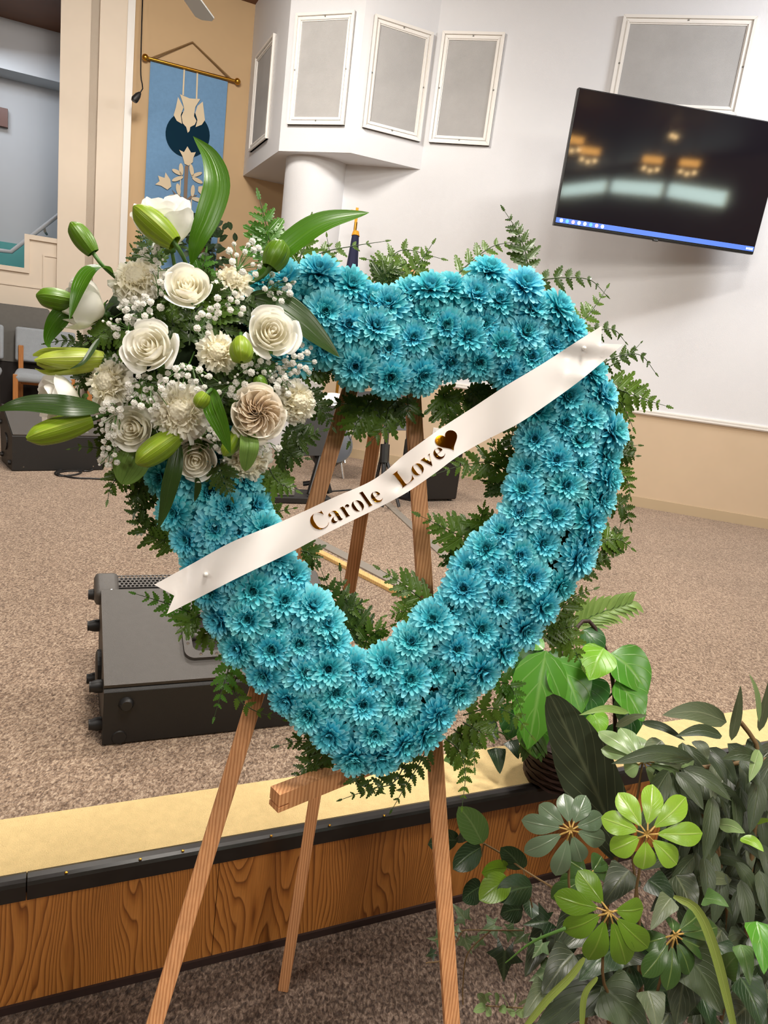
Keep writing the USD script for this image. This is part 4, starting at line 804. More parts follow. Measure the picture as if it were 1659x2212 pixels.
for ck, lst in cells.items():
    lst.sort(key=lambda p: p[2])
    for k, p in enumerate(lst):
        do, di = p[2], p[3]; tt = (di - do) / (do + di); P_ = Point(p[:2])      # tt: +1 outer rim, -1 inner rim
        eo = np.array(bo.interpolate(bo.project(P_)).coords[0]) - p[:2]; ei = np.array(bi.interpolate(bi.project(P_)).coords[0]) - p[:2]
        dirn = (eo / (np.linalg.norm(eo) + 1e-6)) if tt > 0 else (ei / (np.linalg.norm(ei) + 1e-6))
        e = abs(tt); tilt = math.radians(56) * e ** 1.7; d3 = dirn[0] * HX - dirn[1] * HY
        nrm = unit(HN * math.cos(tilt) + d3 * math.sin(tilt) + np.array([g.uniform(-.12, .12), g.uniform(-.12, .12), g.uniform(-.05, .15)]))
        h = 0.010 + 0.034 * math.sqrt(max(0, 1 - e ** 3.0)) + g.uniform(-.004, .006)
        s_ = g.uniform(0.94, 1.16)
        m = frame(hp(p[:2], h), nrm, None, g.uniform(0, 6.28), s_)
        lab = f"sky blue chrysanthemum on the heart wreath at {ck}, {ordn[min(k, 14)]}"
        if len(protos) < 5: protos.append(make_mum(40 + len(protos), (-4, 4, 10, 0, -8)[len(protos)], lab, m))
        else: dup(protos[g.randrange(5)], m, lab, 'blue chrysanthemums of the heart wreath')
print('mums', len(kept))

# ---------------------------------------------------------------- ribbon
# letter outlines: advance, then outer and inner rings
GL={'C':(279,[[[(20,152),(26,182),(38,210),(64,242),(85,256),(121,270),(164,273),(233,255),(244,260),(252,273),(256,273),(256,188),(252,188),(233,223),(210,248),(178,265),(150,268),(125,260),(106,243),(92,216),(85,187),(82,160),(83,100),(92,61),(104,39),(120,23),(134,15),(156,10),(174,10),(200,16),(218,24),(236,37),(255,57),(261,52),(244,31),(215,11),(176,-1),(137,-2),(102,5),(76,19),(45,49),(29,77),(21,111)]]]),'a':(205,[[[(16,32),(18,54),(32,72),(62,90),(116,108),(121,113),(121,153),(110,173),(94,179),(80,180),(62,173),(58,161),(68,144),(69,133),(64,123),(52,118),(34,119),(25,130),(24,147),(36,168),(61,181),(100,186),(141,179),(160,165),(170,137),(171,24),(176,17),(189,19),(191,16),(184,9),(166,0),(145,-2),(131,2),(122,19),(117,22),(86,3),(66,-1),(48,-1),(25,9)],[(66,47),(71,25),(84,16),(101,18),(119,32),(122,37),(120,102),(113,103),(103,100),(80,86),(70,71)]]]),'r':(171,[[[(15,4),(30,13),(35,25),(34,160),(30,172),(16,181),(83,181),(83,155),(88,150),(106,171),(125,183),(140,186),(157,181),(168,165),(167,148),(159,139),(148,136),(137,137),(121,155),(110,158),(95,149),(86,129),(85,25),(93,11),(114,4)]]]),'o':(200,[[[(15,84),(20,126),(31,150),(58,175),(86,185),(118,184),(150,169),(174,141),(184,108),(183,68),(169,34),(142,8),(116,-1),(79,0),(44,17),(31,33),(22,49)],[(66,59),(71,24),(83,8),(94,3),(106,3),(123,14),(130,28),(133,50),(133,129),(126,164),(117,176),(109,180),(95,181),(83,177),(71,159),(66,124)]]]),'l':(119,[[[(15,4),(30,13),(35,25),(34,246),(31,257),(16,267),(84,267),(84,30),(88,14),(103,4)]]]),'e':(179,[[[(16,78),(16,107),(22,135),(37,160),(59,177),(82,185),(111,184),(135,173),(152,154),(162,130),(164,103),(71,103),(66,98),(67,74),(74,49),(82,36),(94,26),(113,21),(128,22),(145,30),(161,45),(164,42),(147,19),(128,6),(106,-1),(84,-2),(55,7),(39,19),(29,34),(21,53)],[(70,160),(65,115),(69,110),(121,111),(122,150),(114,173),(99,180),(80,175)]]]),'L':(254,[[[(13,4),(13,7),(25,8),(38,14),(45,25),(48,36),(47,237),(43,251),(36,258),(14,267),(145,267),(116,258),(109,252),(105,239),(104,45),(107,24),(118,14),(135,12),(166,14),(190,20),(207,30),(221,42),(236,64),(246,88),(249,88),(236,4)]]]),'v':(182,[[[(13,173),(2,181),(94,181),(77,174),(73,160),(103,78),(110,72),(116,78),(146,156),(144,171),(125,181),(178,181),(161,167),(155,157),(92,-2),(86,-1),(21,161)]]])}
top = [(333, 1263), (420, 1215), (500, 1171), (600, 1130), (660, 1103), (720, 1075), (790, 1045), (830, 1020), (870, 985), (920, 948), (960, 920), (1025, 878), (1090, 835), (1170, 787), (1250, 735), (1300, 704)]
bot = [(360, 1327), (432, 1290), (520, 1245), (620, 1197), (690, 1160), (750, 1130), (815, 1098), (850, 1080), (885, 1060), (940, 1022), (990, 985), (1055, 948), (1120, 915), (1190, 868), (1262, 815), (1346, 744)]
def rib_h(x):
    return np.interp(x, [330, 400, 480, 600, 660, 740, 850, 960, 1060, 1140, 1220, 1300, 1350], [.098, .090, .094, .078, .070, .066, .066, .066, .070, .086, .096, .092, .104])
NU_, NV_ = 110, 8
tp_, bp_ = spline(np.c_[top, np.zeros(16)], NU_ + 1)[:, :2], spline(np.c_[bot, np.zeros(16)], NU_ + 1)[:, :2]
RV = np.zeros((NU_ + 1, NV_ + 1, 3))
for i in range(NU_ + 1):
    s = i / NU_
    for j in range(NV_ + 1):
        v = j / NV_; p = tp_[i] * (1 - v) + bp_[i] * v
        notch = 0.0
        if s < .035: p = p + (np.array([30, -8]) * (1 - s / .035)) * (1 - abs(2 * v - 1))
        if s > .965: p = p + (np.array([-24, 18]) * ((s - .965) / .035)) * (1 - abs(2 * v - 1))
        hh = rib_h(p[0]) + .0035 * math.sin(s * 31 + v * 2.2) * (v - .5) * 2 + .003 * math.sin(s * 60 + v * 5) * math.exp(-((s - .09) / .05) ** 2) + .004 * math.sin(s * 55 - v * 4) * math.exp(-((s - .93) / .04) ** 2) + .004 * math.exp(-((s - .505) / .018) ** 2) * math.cos(v * 5)
        RV[i, j] = hp(p, hh)
rb = thing('ribbon', 'white satin sash ribbon with gold lettering across the heart wreath', 'ribbon', hp((840, 1080), .07))
M('band', (RV.reshape(-1, 3), grid(NU_, NV_)), 'satin', rb, smooth=True)
cen = RV[:, NV_ // 2]; SL = np.r_[0, np.cumsum(np.linalg.norm(np.diff(cen, axis=0), axis=1))]
def on_ribbon(x, y, h=0.0006):
    """point at x metres along and y metres up from the ribbon's centre line"""
    fi = np.interp(x, SL, np.arange(NU_ + 1)); i = int(min(fi, NU_ - 1)); f = fi - i
    a, b = RV[i], RV[i + 1]; row = a * (1 - f) + b * f; wd = np.linalg.norm(row[0] - row[-1]); v = .5 - y / wd
    v = min(max(v, 0), 1) * NV_; j = int(min(v, NV_ - 1)); q = row[j] * (1 - (v - j)) + row[j + 1] * (v - j)
    nn = unit(np.cross(b[NV_ // 2] - a[NV_ // 2], row[0] - row[-1])); nn = nn if nn @ HN > 0 else -nn
    return q + nn * h
def arc_of(px):   # ribbon length at the point seen at px
    k = np.argmin([np.hypot(*(np.array(px) - (tp_[i] + bp_[i]) / 2)) for i in range(NU_ + 1)]); return SL[k]
def emblem(name, poly, x0, y0, sc, label=None):
    v, f = extrude(poly, 1.0); tm = trimesh.Trimesh(v, f, process=True)
    for _ in range(2): tm = tm.subdivide()
    o = np.array([on_ribbon(x0 + q[0] * sc, y0 + q[1] * sc, .0005 + .0005 * q[2]) for q in tm.vertices])
    M(name, (o, tm.faces), 'gold_foil', rb, label=label)
def word(txt, xa, xb, cap, y0):
    adv = [GL[c][0] for c in txt]; tot = sum(adv); sc = (xb - xa) / (tot - 16); x = xa
    for c in txt:
        for po in GL[c][1]:
            emblem('letter', affinity.scale(Polygon(po[0], po[1:]).buffer(-2.5), 1, cap / (270 * sc), origin=(0, 0)), x, y0, sc, 'gold foil letter ' + c)
        x += GL[c][0] * sc
word('Carole', arc_of((668, 1128)), arc_of((815, 1064)), .026, -.0135)
word('Love', arc_of((850, 1045)), arc_of((960, 980)), .026, -.0135)
hs = [(16 * math.sin(a) ** 3, 13 * math.cos(a) - 5 * math.cos(2 * a) - 2 * math.cos(3 * a) - math.cos(4 * a)) for a in np.linspace(0, 2 * math.pi, 40)[:-1]]
emblem('heart_emblem', affinity.rotate(Polygon(hs), -6, origin=(0, 0)), arc_of((972, 952)), .004, .00108, 'gold foil heart')
for px in ((445, 1241), (1262, 752)):
    c = hp(px, rib_h(px[0]) + .004); k = thing('pearl_pin', 'pearl headed pin holding the ' + ('left lower' if px[0] < 800 else 'right upper') + ' end of the white ribbon', 'pin', c, group=None)
    M('pearl', (trimesh.creation.icosphere(2, .0034).vertices + c, trimesh.creation.icosphere(2).faces), 'pearl', k, smooth=True); M('needle', tube([c, c - HN * .03], .0005, 5), 'chrome', k)

# ---------------------------------------------------------------- ferns
def pinna(L, Wd, lobes, g):
    """flat outline of one lobed leaflet along +x"""
    up_, dn = [], []; n = lobes
    for k in range(n):
        x = L * (0.03 + 0.9 * k / n); w = Wd / 2 * (1 - (k / n) ** 1.7) * (1.0 if k else .78) * g.uniform(.92, 1.06); st_ = L * .9 / n
        low = .42 if k < n * .35 else .68
        for sg, out in ((1, up_), (-1, dn)): out += [(x, sg * w * (low if k else .2)), (x + st_ * .3, sg * w * .86), (x + st_ * .78, sg * w * 1.0), (x + st_ * .98, sg * w * (low + .12))]
    return [(0, 0.0)] + up_ + [(L, 0)] + dn[::-1]
def fern(path, width, label, mt='fern_leaf', n=9, hint=None, group='leatherleaf fern fronds of the wreath', droop=0.0, taper=1.0):
    g = random.Random(int(abs(path[0][0] * 7919 + path[0][2] * 6131) * 100) % 9973)
    P = spline(path, 40); hint = unit(HN + np.array([g.uniform(-.35, .35), 0, g.uniform(-.1, .4)])) if hint is None else hint
    t = thing('fern_frond', label, 'fern frond', P[0], group=group)
    M('stem', tube(P, np.linspace(.0013, .0004, 40), 5), 'stem_dark', t, smooth=True)
    T = np.gradient(P, axis=0)
    for k in range(n):
        s = 0.10 + 0.86 * k / n; i = int(s * 39); tz = unit(T[i]); sd = unit(np.cross(tz, hint)); nn = np.cross(sd, tz)
        for side in (1, -1):
            ang = math.radians(g.uniform(48, 62) - 12 * s); L = width * 1.3 * (1 - s ** 1.25) * g.uniform(.85, 1.1) * (0.75 + .25 * min(1, s * 6)) + width * .06
            d = tz * math.cos(ang) + sd * side * math.sin(ang) + nn * g.uniform(-.22, .12); d = unit(d)
            y = unit(np.cross(nn, d)); z = np.cross(d, y)
            po = Polygon(pinna(L, min(L * .58, width * .6), 3 if L < width * .45 else 5, g)).buffer(0)
            if po.is_empty or po.geom_type != 'Polygon': continue
            ex_ = np.array(po.exterior.coords[:-1]); V = np.vstack([ex_, [[L * q_, 0] for q_ in (.2, .45, .7)]])
            tv, tf = trimesh.creation.triangulate_polygon(po, engine='earcut')
            c2 = np.c_[tv, (-droop - .35) * (tv[:, 0] ** 2) / max(L, 1e-4) * .6 + 1.2 * tv[:, 1] ** 2 / max(L, 1e-4)]
            w3 = P[i] + c2[:, :1] * d + c2[:, 1:2] * y + c2[:, 2:] * z
            M('leaflet', (w3, tf), mt, t, smooth=True, uv=np.c_[tv[:, 1] / (L * .5) + .5, tv[:, 0] / L])
    # terminal leaflet
    L = width * .38; d = unit(T[-1]); sd = unit(np.cross(d, hint)); po = Polygon(pinna(L, L * .5, 4, g)).buffer(0)
    if po.geom_type == 'Polygon':
        tv, tf = trimesh.creation.triangulate_polygon(po, engine='earcut'); w3 = P[-2] + tv[:, :1] * d + tv[:, 1:2] * sd
        M('leaflet', (w3, tf), mt, t, smooth=True, uv=np.c_[tv[:, 1] / (L * .5) + .5, tv[:, 0] / L])
    return t
def fpx(pts, hs_): return [hp(p, h) for p, h in zip(pts, np.linspace(hs_[0], hs_[1], len(pts)))]
FR = [  # (picture path, start and end height over the wreath plane, width in px, look, label, leaflet pairs)
 ([(592, 575), (578, 500), (560, 428)], (.05, .07), 62, 'fern_leaf_bright', 'bright fern frond standing highest above the white bouquet', 9),
 ([(640, 575), (662, 520), (672, 470)], (.03, .03), 40, 'fern_leaf', 'small leafy fern sprig right of the bright upright frond', 7),
 ([(620, 590), (690, 548), (760, 532), (838, 520)], (.02, .0), 36, 'fern_leaf', 'slender fern sprig arching right from the bouquet over the white wall', 8),
 ([(700, 600), (712, 555), (706, 510)], (.02, .0), 34, 'fern_leaf', 'short fern sprig at the left top of the wreath', 6),
 ([(800, 640), (830, 580), (870, 540), (958, 560)], (-.01, -.03), 46, 'fern_leaf', 'fern frond arching right above the dip of the heart', 10),
 ([(850, 620), (840, 570), (790, 560)], (-.01, -.02), 48, 'fern_leaf', 'bushy fern frond leaning left above the dip of the heart', 8),
 ([(870, 620), (905, 570), (935, 525)], (-.02, -.02), 44, 'fern_leaf', 'upright fern frond above the dip of the heart', 8),
 ([(820, 620), (835, 590), (865, 575)], (-.01, 0), 44, 'fern_leaf_dark', 'dark fern tuft just above the dip of the heart', 7),
 ([(985, 595), (1030, 555), (1070, 530), (1122, 522)], (-.02, -.03), 42, 'fern_leaf', 'fern frond rising right over the top of the right lobe', 9),
 ([(1142, 590), (1135, 545), (1118, 500), (1088, 453)], (-.02, -.03), 46, 'fern_leaf_dark', 'dark pointed fern frond standing up before the white wall', 10),
 ([(1160, 605), (1220, 600), (1275, 605), (1312, 640)], (-.02, -.03), 38, 'fern_leaf_dark', 'fern sprig pointing right off the upper right lobe', 9),
 ([(1225, 720), (1262, 690), (1290, 655), (1312, 620)], (-.02, -.03), 42, 'fern_leaf', 'fern frond curving up beside the ribbon end', 8),
 ([(1280, 715), (1325, 712), (1352, 740)], (-.03, -.04), 30, 'fern_leaf_dark', 'small fern tip behind the right ribbon end', 6),
 ([(1290, 790), (1340, 768), (1385, 768), (1418, 808)], (-.03, -.04), 36, 'fern_leaf_dark', 'thin fern sprig arching right below the ribbon end', 9),
 ([(1320, 790), (1360, 765), (1385, 740)], (-.03, -.04), 26, 'fern_leaf_dark', 'tiny fern sprig pointing up beside the ribbon end', 6),
 ([(1305, 830), (1360, 850), (1400, 865), (1442, 878)], (-.02, -.03), 56, 'fern_leaf', 'broad fern frond reaching farthest right over the chair rail', 10),
 ([(1320, 840), (1345, 875), (1368, 925)], (-.02, -.03), 48, 'fern_leaf', 'fern frond drooping right below the broad right frond', 8),
 ([(1325, 930), (1352, 960), (1380, 962)], (-.03, -.03), 40, 'fern_leaf_dark', 'fern tip beside the right edge before the tan dado', 6),
 ([(1335, 980), (1358, 985), (1375, 985)], (-.03, -.03), 36, 'fern_leaf_dark', 'lower dark fern tip beside the right edge before the tan dado', 5),
 ([(1330, 1010), (1355, 1040), (1362, 1075)], (-.03, -.03), 34, 'fern_leaf', 'fern sprig hanging at the right side above the carpet', 7),
 ([(1320, 1080), (1350, 1100), (1362, 1140)], (-.03, -.04), 40, 'fern_leaf_dark', 'dark fern at the right side low above the carpet', 7),
 ([(1290, 1170), (1335, 1165), (1365, 1185)], (-.03, -.04), 46, 'fern_leaf', 'fern frond on the right flank pointing right', 8),
 ([(1270, 1200), (1320, 1190), (1345, 1120)], (-.03, -.04), 40, 'fern_leaf_dark', 'fern frond on the right flank curving up', 7),
 ([(1240, 1240), (1290, 1215), (1330, 1200)], (-.02, -.03), 40, 'fern_leaf_dark', 'dark fern frond under the right flank', 7),
 ([(1195, 1330), (1240, 1290), (1285, 1272)], (-.02, -.03), 46, 'fern_leaf', 'fern frond pointing up right above the pale palm leaves', 8),
 ([(1180, 1350), (1225, 1375), (1258, 1440)], (-.02, -.01), 56, 'fern_leaf', 'broad fern frond drooping before the green potted leaves', 9),
 ([(1160, 1370), (1200, 1360), (1260, 1350)], (-.02, -.01), 44, 'fern_leaf', 'fern frond pointing right before the green potted leaves', 8),
 ([(1060, 1480), (1100, 1480), (1130, 1545)], (-.01, .0), 46, 'fern_leaf_bright', 'olive fern frond at the lower right flank', 8),
 ([(1000, 1545), (1060, 1530), (1110, 1545), (1150, 1592)], (-.01, .0), 52, 'fern_leaf', 'fern frond sweeping right from the lower right flank', 9),
 ([(1000, 1560), (1050, 1585), (1090, 1580)], (-.01, .0), 44, 'fern_leaf', 'small fern frond under the lower right flank', 7),
 ([(955, 1590), (990, 1620), (1005, 1670), (998, 1745)], (-.02, .0), 38, 'fern_leaf', 'long fern frond hanging down right of the easel leg', 11),
 ([(980, 1575), (1020, 1610), (1025, 1660)], (-.02, .0), 44, 'fern_leaf', 'bushy fern frond hanging at the right easel leg', 8),
 ([(930, 1605), (900, 1660), (875, 1700), (845, 1752)], (-.01, .01), 34, 'fern_leaf_dark', 'dark fern frond hanging at the tip right of the middle', 10),
 ([(880, 1640), (850, 1690), (800, 1705), (735, 1728)], (-.02, .0), 36, 'fern_leaf_dark', 'dark fern frond curling left under the heart tip', 10),
 ([(780, 1660), (770, 1690), (825, 1712)], (-.02, .0), 30, 'fern_leaf_dark', 'dark fern curl under the heart tip', 7),
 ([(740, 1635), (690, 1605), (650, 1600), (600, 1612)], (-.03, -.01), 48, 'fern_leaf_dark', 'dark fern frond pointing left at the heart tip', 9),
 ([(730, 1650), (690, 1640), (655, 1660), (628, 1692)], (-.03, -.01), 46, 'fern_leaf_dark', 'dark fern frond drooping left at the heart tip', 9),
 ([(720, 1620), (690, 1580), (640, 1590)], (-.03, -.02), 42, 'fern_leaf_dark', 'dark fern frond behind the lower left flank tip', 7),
 ([(432, 1335), (400, 1318), (350, 1300), (290, 1282)], (-.01, .03), 42, 'fern_leaf_bright', 'light fern frond pointing left before the floor monitor', 9),
 ([(430, 1330), (405, 1345), (392, 1372)], (.0, .02), 44, 'fern_leaf', 'fern leaflets under the left ribbon end', 6),
 ([(440, 1350), (460, 1380), (500, 1395)], (-.02, .0), 40, 'fern_leaf', 'fern frond before the monitor handle', 7),
 ([(505, 1400), (492, 1450), (480, 1490), (462, 1552)], (-.02, .0), 40, 'fern_leaf_bright', 'fern frond hanging down before the black monitor front', 9),
 ([(520, 1440), (505, 1490), (540, 1530), (615, 1556)], (-.02, -.01), 32, 'fern_leaf', 'thin fern sprig looping to the left easel leg', 9),
 ([(340, 1090), (310, 1070), (285, 1040), (278, 1030)], (-.02, .0), 40, 'fern_leaf_dark', 'dark fern frond at the left flank below the bouquet', 7),
 ([(375, 1150), (330, 1150), (295, 1120), (272, 1060)], (-.02, .0), 42, 'fern_leaf_dark', 'fern frond curving up at the left flank', 9),
 ([(390, 1170), (345, 1165), (310, 1150)], (-.02, .0), 42, 'fern_leaf', 'fern frond at the left flank pointing left', 7),
 ([(300, 985), (268, 1015), (240, 1050), (232, 1082)], (.0, .02), 44, 'fern_leaf', 'fern frond hanging at the lower left of the bouquet', 8),
 ([(330, 1010), (300, 1060), (290, 1110)], (-.01, .0), 42, 'fern_leaf_dark', 'dark fern hanging between bouquet and left flank', 8),
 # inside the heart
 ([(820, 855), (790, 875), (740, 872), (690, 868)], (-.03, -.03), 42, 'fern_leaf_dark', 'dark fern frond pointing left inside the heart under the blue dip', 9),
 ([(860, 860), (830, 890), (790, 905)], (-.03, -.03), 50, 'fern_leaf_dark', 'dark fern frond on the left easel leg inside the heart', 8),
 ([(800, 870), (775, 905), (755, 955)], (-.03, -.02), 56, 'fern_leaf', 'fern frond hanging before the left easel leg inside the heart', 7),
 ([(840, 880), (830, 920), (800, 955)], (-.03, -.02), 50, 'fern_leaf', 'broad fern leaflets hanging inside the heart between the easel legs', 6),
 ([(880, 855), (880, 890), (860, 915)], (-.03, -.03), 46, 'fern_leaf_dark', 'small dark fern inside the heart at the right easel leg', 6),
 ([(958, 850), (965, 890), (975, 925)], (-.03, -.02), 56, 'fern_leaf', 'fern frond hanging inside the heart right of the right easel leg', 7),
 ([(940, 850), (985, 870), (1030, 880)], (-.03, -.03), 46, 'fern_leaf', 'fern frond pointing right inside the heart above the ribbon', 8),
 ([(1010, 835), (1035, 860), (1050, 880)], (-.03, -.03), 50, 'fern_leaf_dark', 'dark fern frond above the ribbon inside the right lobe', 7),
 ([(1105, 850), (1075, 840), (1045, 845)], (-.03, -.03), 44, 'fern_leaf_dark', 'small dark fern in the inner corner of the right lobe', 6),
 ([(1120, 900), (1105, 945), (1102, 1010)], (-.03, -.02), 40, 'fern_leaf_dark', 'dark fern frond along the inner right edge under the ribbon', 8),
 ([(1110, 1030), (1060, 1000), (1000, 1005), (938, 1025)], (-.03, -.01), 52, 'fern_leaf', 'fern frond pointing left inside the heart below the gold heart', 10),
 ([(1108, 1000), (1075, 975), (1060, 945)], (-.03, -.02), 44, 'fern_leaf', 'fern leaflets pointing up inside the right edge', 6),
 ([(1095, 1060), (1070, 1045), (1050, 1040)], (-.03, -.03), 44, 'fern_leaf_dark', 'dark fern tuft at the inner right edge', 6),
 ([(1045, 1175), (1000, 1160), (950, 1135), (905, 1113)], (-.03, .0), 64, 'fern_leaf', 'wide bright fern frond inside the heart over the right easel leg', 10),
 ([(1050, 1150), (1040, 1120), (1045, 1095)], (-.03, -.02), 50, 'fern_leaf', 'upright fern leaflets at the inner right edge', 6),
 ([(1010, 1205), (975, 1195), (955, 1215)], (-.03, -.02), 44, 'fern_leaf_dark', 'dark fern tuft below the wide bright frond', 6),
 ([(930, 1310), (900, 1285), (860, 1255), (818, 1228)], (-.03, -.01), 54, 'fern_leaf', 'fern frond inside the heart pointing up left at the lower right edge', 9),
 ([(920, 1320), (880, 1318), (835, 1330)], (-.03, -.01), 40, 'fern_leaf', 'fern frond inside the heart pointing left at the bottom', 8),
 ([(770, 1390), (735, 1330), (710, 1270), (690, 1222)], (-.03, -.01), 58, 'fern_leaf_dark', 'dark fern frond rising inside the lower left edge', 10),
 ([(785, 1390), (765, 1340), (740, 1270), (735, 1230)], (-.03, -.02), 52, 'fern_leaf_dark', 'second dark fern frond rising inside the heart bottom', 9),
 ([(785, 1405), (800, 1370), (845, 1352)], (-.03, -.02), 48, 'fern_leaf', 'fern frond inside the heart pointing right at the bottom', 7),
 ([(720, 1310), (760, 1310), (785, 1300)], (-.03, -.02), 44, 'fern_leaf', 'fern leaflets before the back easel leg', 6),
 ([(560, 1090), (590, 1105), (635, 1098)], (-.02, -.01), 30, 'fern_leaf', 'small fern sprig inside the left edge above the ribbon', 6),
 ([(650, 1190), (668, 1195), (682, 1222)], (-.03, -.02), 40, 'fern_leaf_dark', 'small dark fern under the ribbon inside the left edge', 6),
]
for pth, hh, wpx, mt, lab, n_ in FR: fern(fpx(pth, hh), wpx * PXM, lab, mt, max(4, round(n_ * .7)))

# ================================================================ white bouquet on the upper left of the wreath
BC = np.array([415.0, 790.0])
def dome(px): r = np.hypot((px[0] - BC[0]) / 300, (px[1] - BC[1]) / 330); return 0.035 + 0.115 * max(0, 1 - r * r) ** .7
bq = thing('bouquet_foam', 'dark green floral foam ball holding the white bouquet', 'floral foam', hp((410, 820), .02))
sp_ = trimesh.creation.icosphere(4, 1.0); v = sp_.vertices * [0.145, 0.15, 0.075]
from meshkit import fbm
v = v * (1 + .25 * (fbm(sp_.vertices * 6, 3, 2)[:, None] - .5)); M('foam', (hp((412, 800), .01) + v[:, :1] * HX + v[:, 1:2] * HY + v[:, 2:] * HN, sp_.faces), 'foam_green', bq, smooth=True)

def rose_petal(rad, hgt, phi, half, flare, close, g, nu=7, nv=8, roll=0.0, base=-.45):
    """cupped petal: circle radius rad, height hgt, half angle half; flare opens the rim, close shuts it"""
    V = []; wob = g.uniform(0, 6)
    for i in range(nu + 1):
        u = i / nu
        for j in range(nv + 1):
            x = j / nv * 2 - 1
            wdt = half * (0.35 + .65 * math.sin(math.pi * min(1, .12 + u * .62)))
            a = phi + x * wdt
            top = hgt * (1 - .18 * abs(x) ** 3 * u) + .03 * hgt * math.sin(x * 5 + wob) * u
            r = rad * (.25 + .75 * math.sin(math.pi / 2 * min(1, u * 1.5)) ** .9) * (1 - close * max(0, u - .5) * 1.4)
            r += rad * flare * max(0, u - .62) ** 1.4 * 2.6 * (1 + .12 * math.sin(x * 4 + wob))
            z = base * hgt * (1 - u) * .4 + top * u - roll * rad * max(0, u - .78) ** 1.6 * 4.5
            V.append((r * math.cos(a), r * math.sin(a), z))
    return np.array(V), grid(nu, nv)
def rose(px, h, axis, R_, label, seed, mt='rose_petal', stemto=None, opn=1.0, cabbage=False, hscale=1.0):
    g = random.Random(seed); m = frame(hp(px, h), axis, HX, g.uniform(0, 6.28)); t = thing('rose', label, 'flower', m=m, group='white roses of the bouquet')
    s = R_ * .92; n = 0; ph = g.uniform(0, 6.28)
    put = lambda V, f: M('petal', (xf(V * s, m), f), mt, t, smooth=True)
    if cabbage:
        for k in range(46):         # quartered centre: many folded petals standing in swirls
            q = math.sqrt((k + .5) / 46); th = k * 2.39996; rr = .64 * q; h_ = .80 - .16 * q * q + g.uniform(-.03, .03); tw = th + 1.1 + g.uniform(-.35, .35); rc = .20 + .10 * q; V = []
            for i in range(6):
                u = i / 5
                for jj in range(9):
                    x = jj / 8 * 2 - 1; a = tw + x * (1.0 + .25 * g.random() * 0); r2 = rc * (1 + .35 * max(0, u - .6)); off_ = rr * (.35 + .65 * u)
                    V.append((off_ * math.cos(th) + r2 * (math.cos(a) - math.cos(tw)) * 1.2, off_ * math.sin(th) + r2 * (math.sin(a) - math.sin(tw)) * 1.2, h_ * u - .05 * u * x * x + .012 * math.sin(x * 7 + k)))
            put(np.array(V), grid(5, 8))
        start = .72
    else:
        for k in range(9):          # tight spiral heart
            rad = .07 + .042 * k; ph += 2.2 + g.uniform(-.2, .2)
            put(*rose_petal(rad, .80 - .012 * k + g.uniform(-.02, .03), ph, min(1.5, 1.35), .05 + .02 * k, .10, g, 7, 8)); 
        start = .50
    for k in range(12 if not cabbage else 9):
        q = k / (11.0 if not cabbage else 8.0); rad = start + (.92 - start) * q; ph += 2.4 + g.uniform(-.25, .25)
        put(*rose_petal(rad, (.80 - .22 * q * opn) * hscale + g.uniform(-.02, .02), ph, .95 - .2 * q, (.06 + .22 * q) * opn, .10 * (1 - q), g, 8, 9, roll=.10 + .22 * q * opn))
    M('sepals', join([(xf(p[0] * s, m), p[1]) for p in [petal(.5, .2, math.radians(20), math.radians(-30), .1, -.28, a * 1.2566, nu=5) for a in range(5)]] + [lathe([(0, -.42), (.12, -.40), (.16, -.28), (.1, -.15), (0, -.15)], frame(xf([[0, 0, 0]], m)[0], m[2, :3], m[0, :3], 0, s), 12)]), 'stem_green', t, smooth=True)
    if stemto is not None: M('stem', tube([xf([[0, 0, -.3 * s]], m)[0], xf([[0, 0, -.8 * s]], m)[0], stemto], .0026, 7, 12), 'stem_green', t, smooth=True)
    return t
HUB = hp((415, 800), .02)
def ax(dx, dy, out=1.0): return unit(HN * out + HX * dx - HY * dy)
PX = PXM * 0.93
rose((366, 516), .10, ax(-.15, -1.2, .85), 72 * PX, 'tall white rose at the top of the bouquet behind a slanting lily bud', 1, opn=.55, hscale=1.5, stemto=HUB)
rose((408, 632), .135, ax(.05, -.35), 54 * PX, 'white rose in the upper middle of the bouquet below the tallest rose', 2, opn=.8, stemto=HUB)
rose((210, 672), .07, ax(-1.2, -.35, .9), 64 * PX, 'side-facing white rose at the left of the bouquet behind a curved leaf', 3, opn=.5, hscale=1.4, stemto=HUB)
rose((331, 757), .145, ax(-.2, -.1), 60 * PX, 'open cream white rose left of the bouquet middle', 4, opn=1.0, stemto=HUB)
rose((583, 724), .135, ax(.2, -.05), 60 * PX, 'flat open white rose beside the dark leaf and blue flowers', 5, opn=1.0, stemto=HUB)
rose((295, 924), .10, ax(-.2, .15), 54 * PX, 'white rose with a spiral centre low on the left of the bouquet', 6, opn=.95, stemto=HUB)
rose((424, 985), .085, ax(.05, .45), 52 * PX, 'cream rose at the bottom of the bouquet over the blue flowers', 7, opn=.9, stemto=HUB)
rose((555, 892), .135, ax(.15, .15), 62 * PX, 'peach tinted quartered garden rose low on the right of the bouquet', 8, 'garden_rose_petal', opn=1.0, cabbage=True, stemto=HUB)
rose((158, 868), .07, ax(-1.1, .1, .75), 66 * PX, 'side-facing white rose low at the left behind a long flat leaf', 9, opn=.55, hscale=1.3, stemto=HUB)

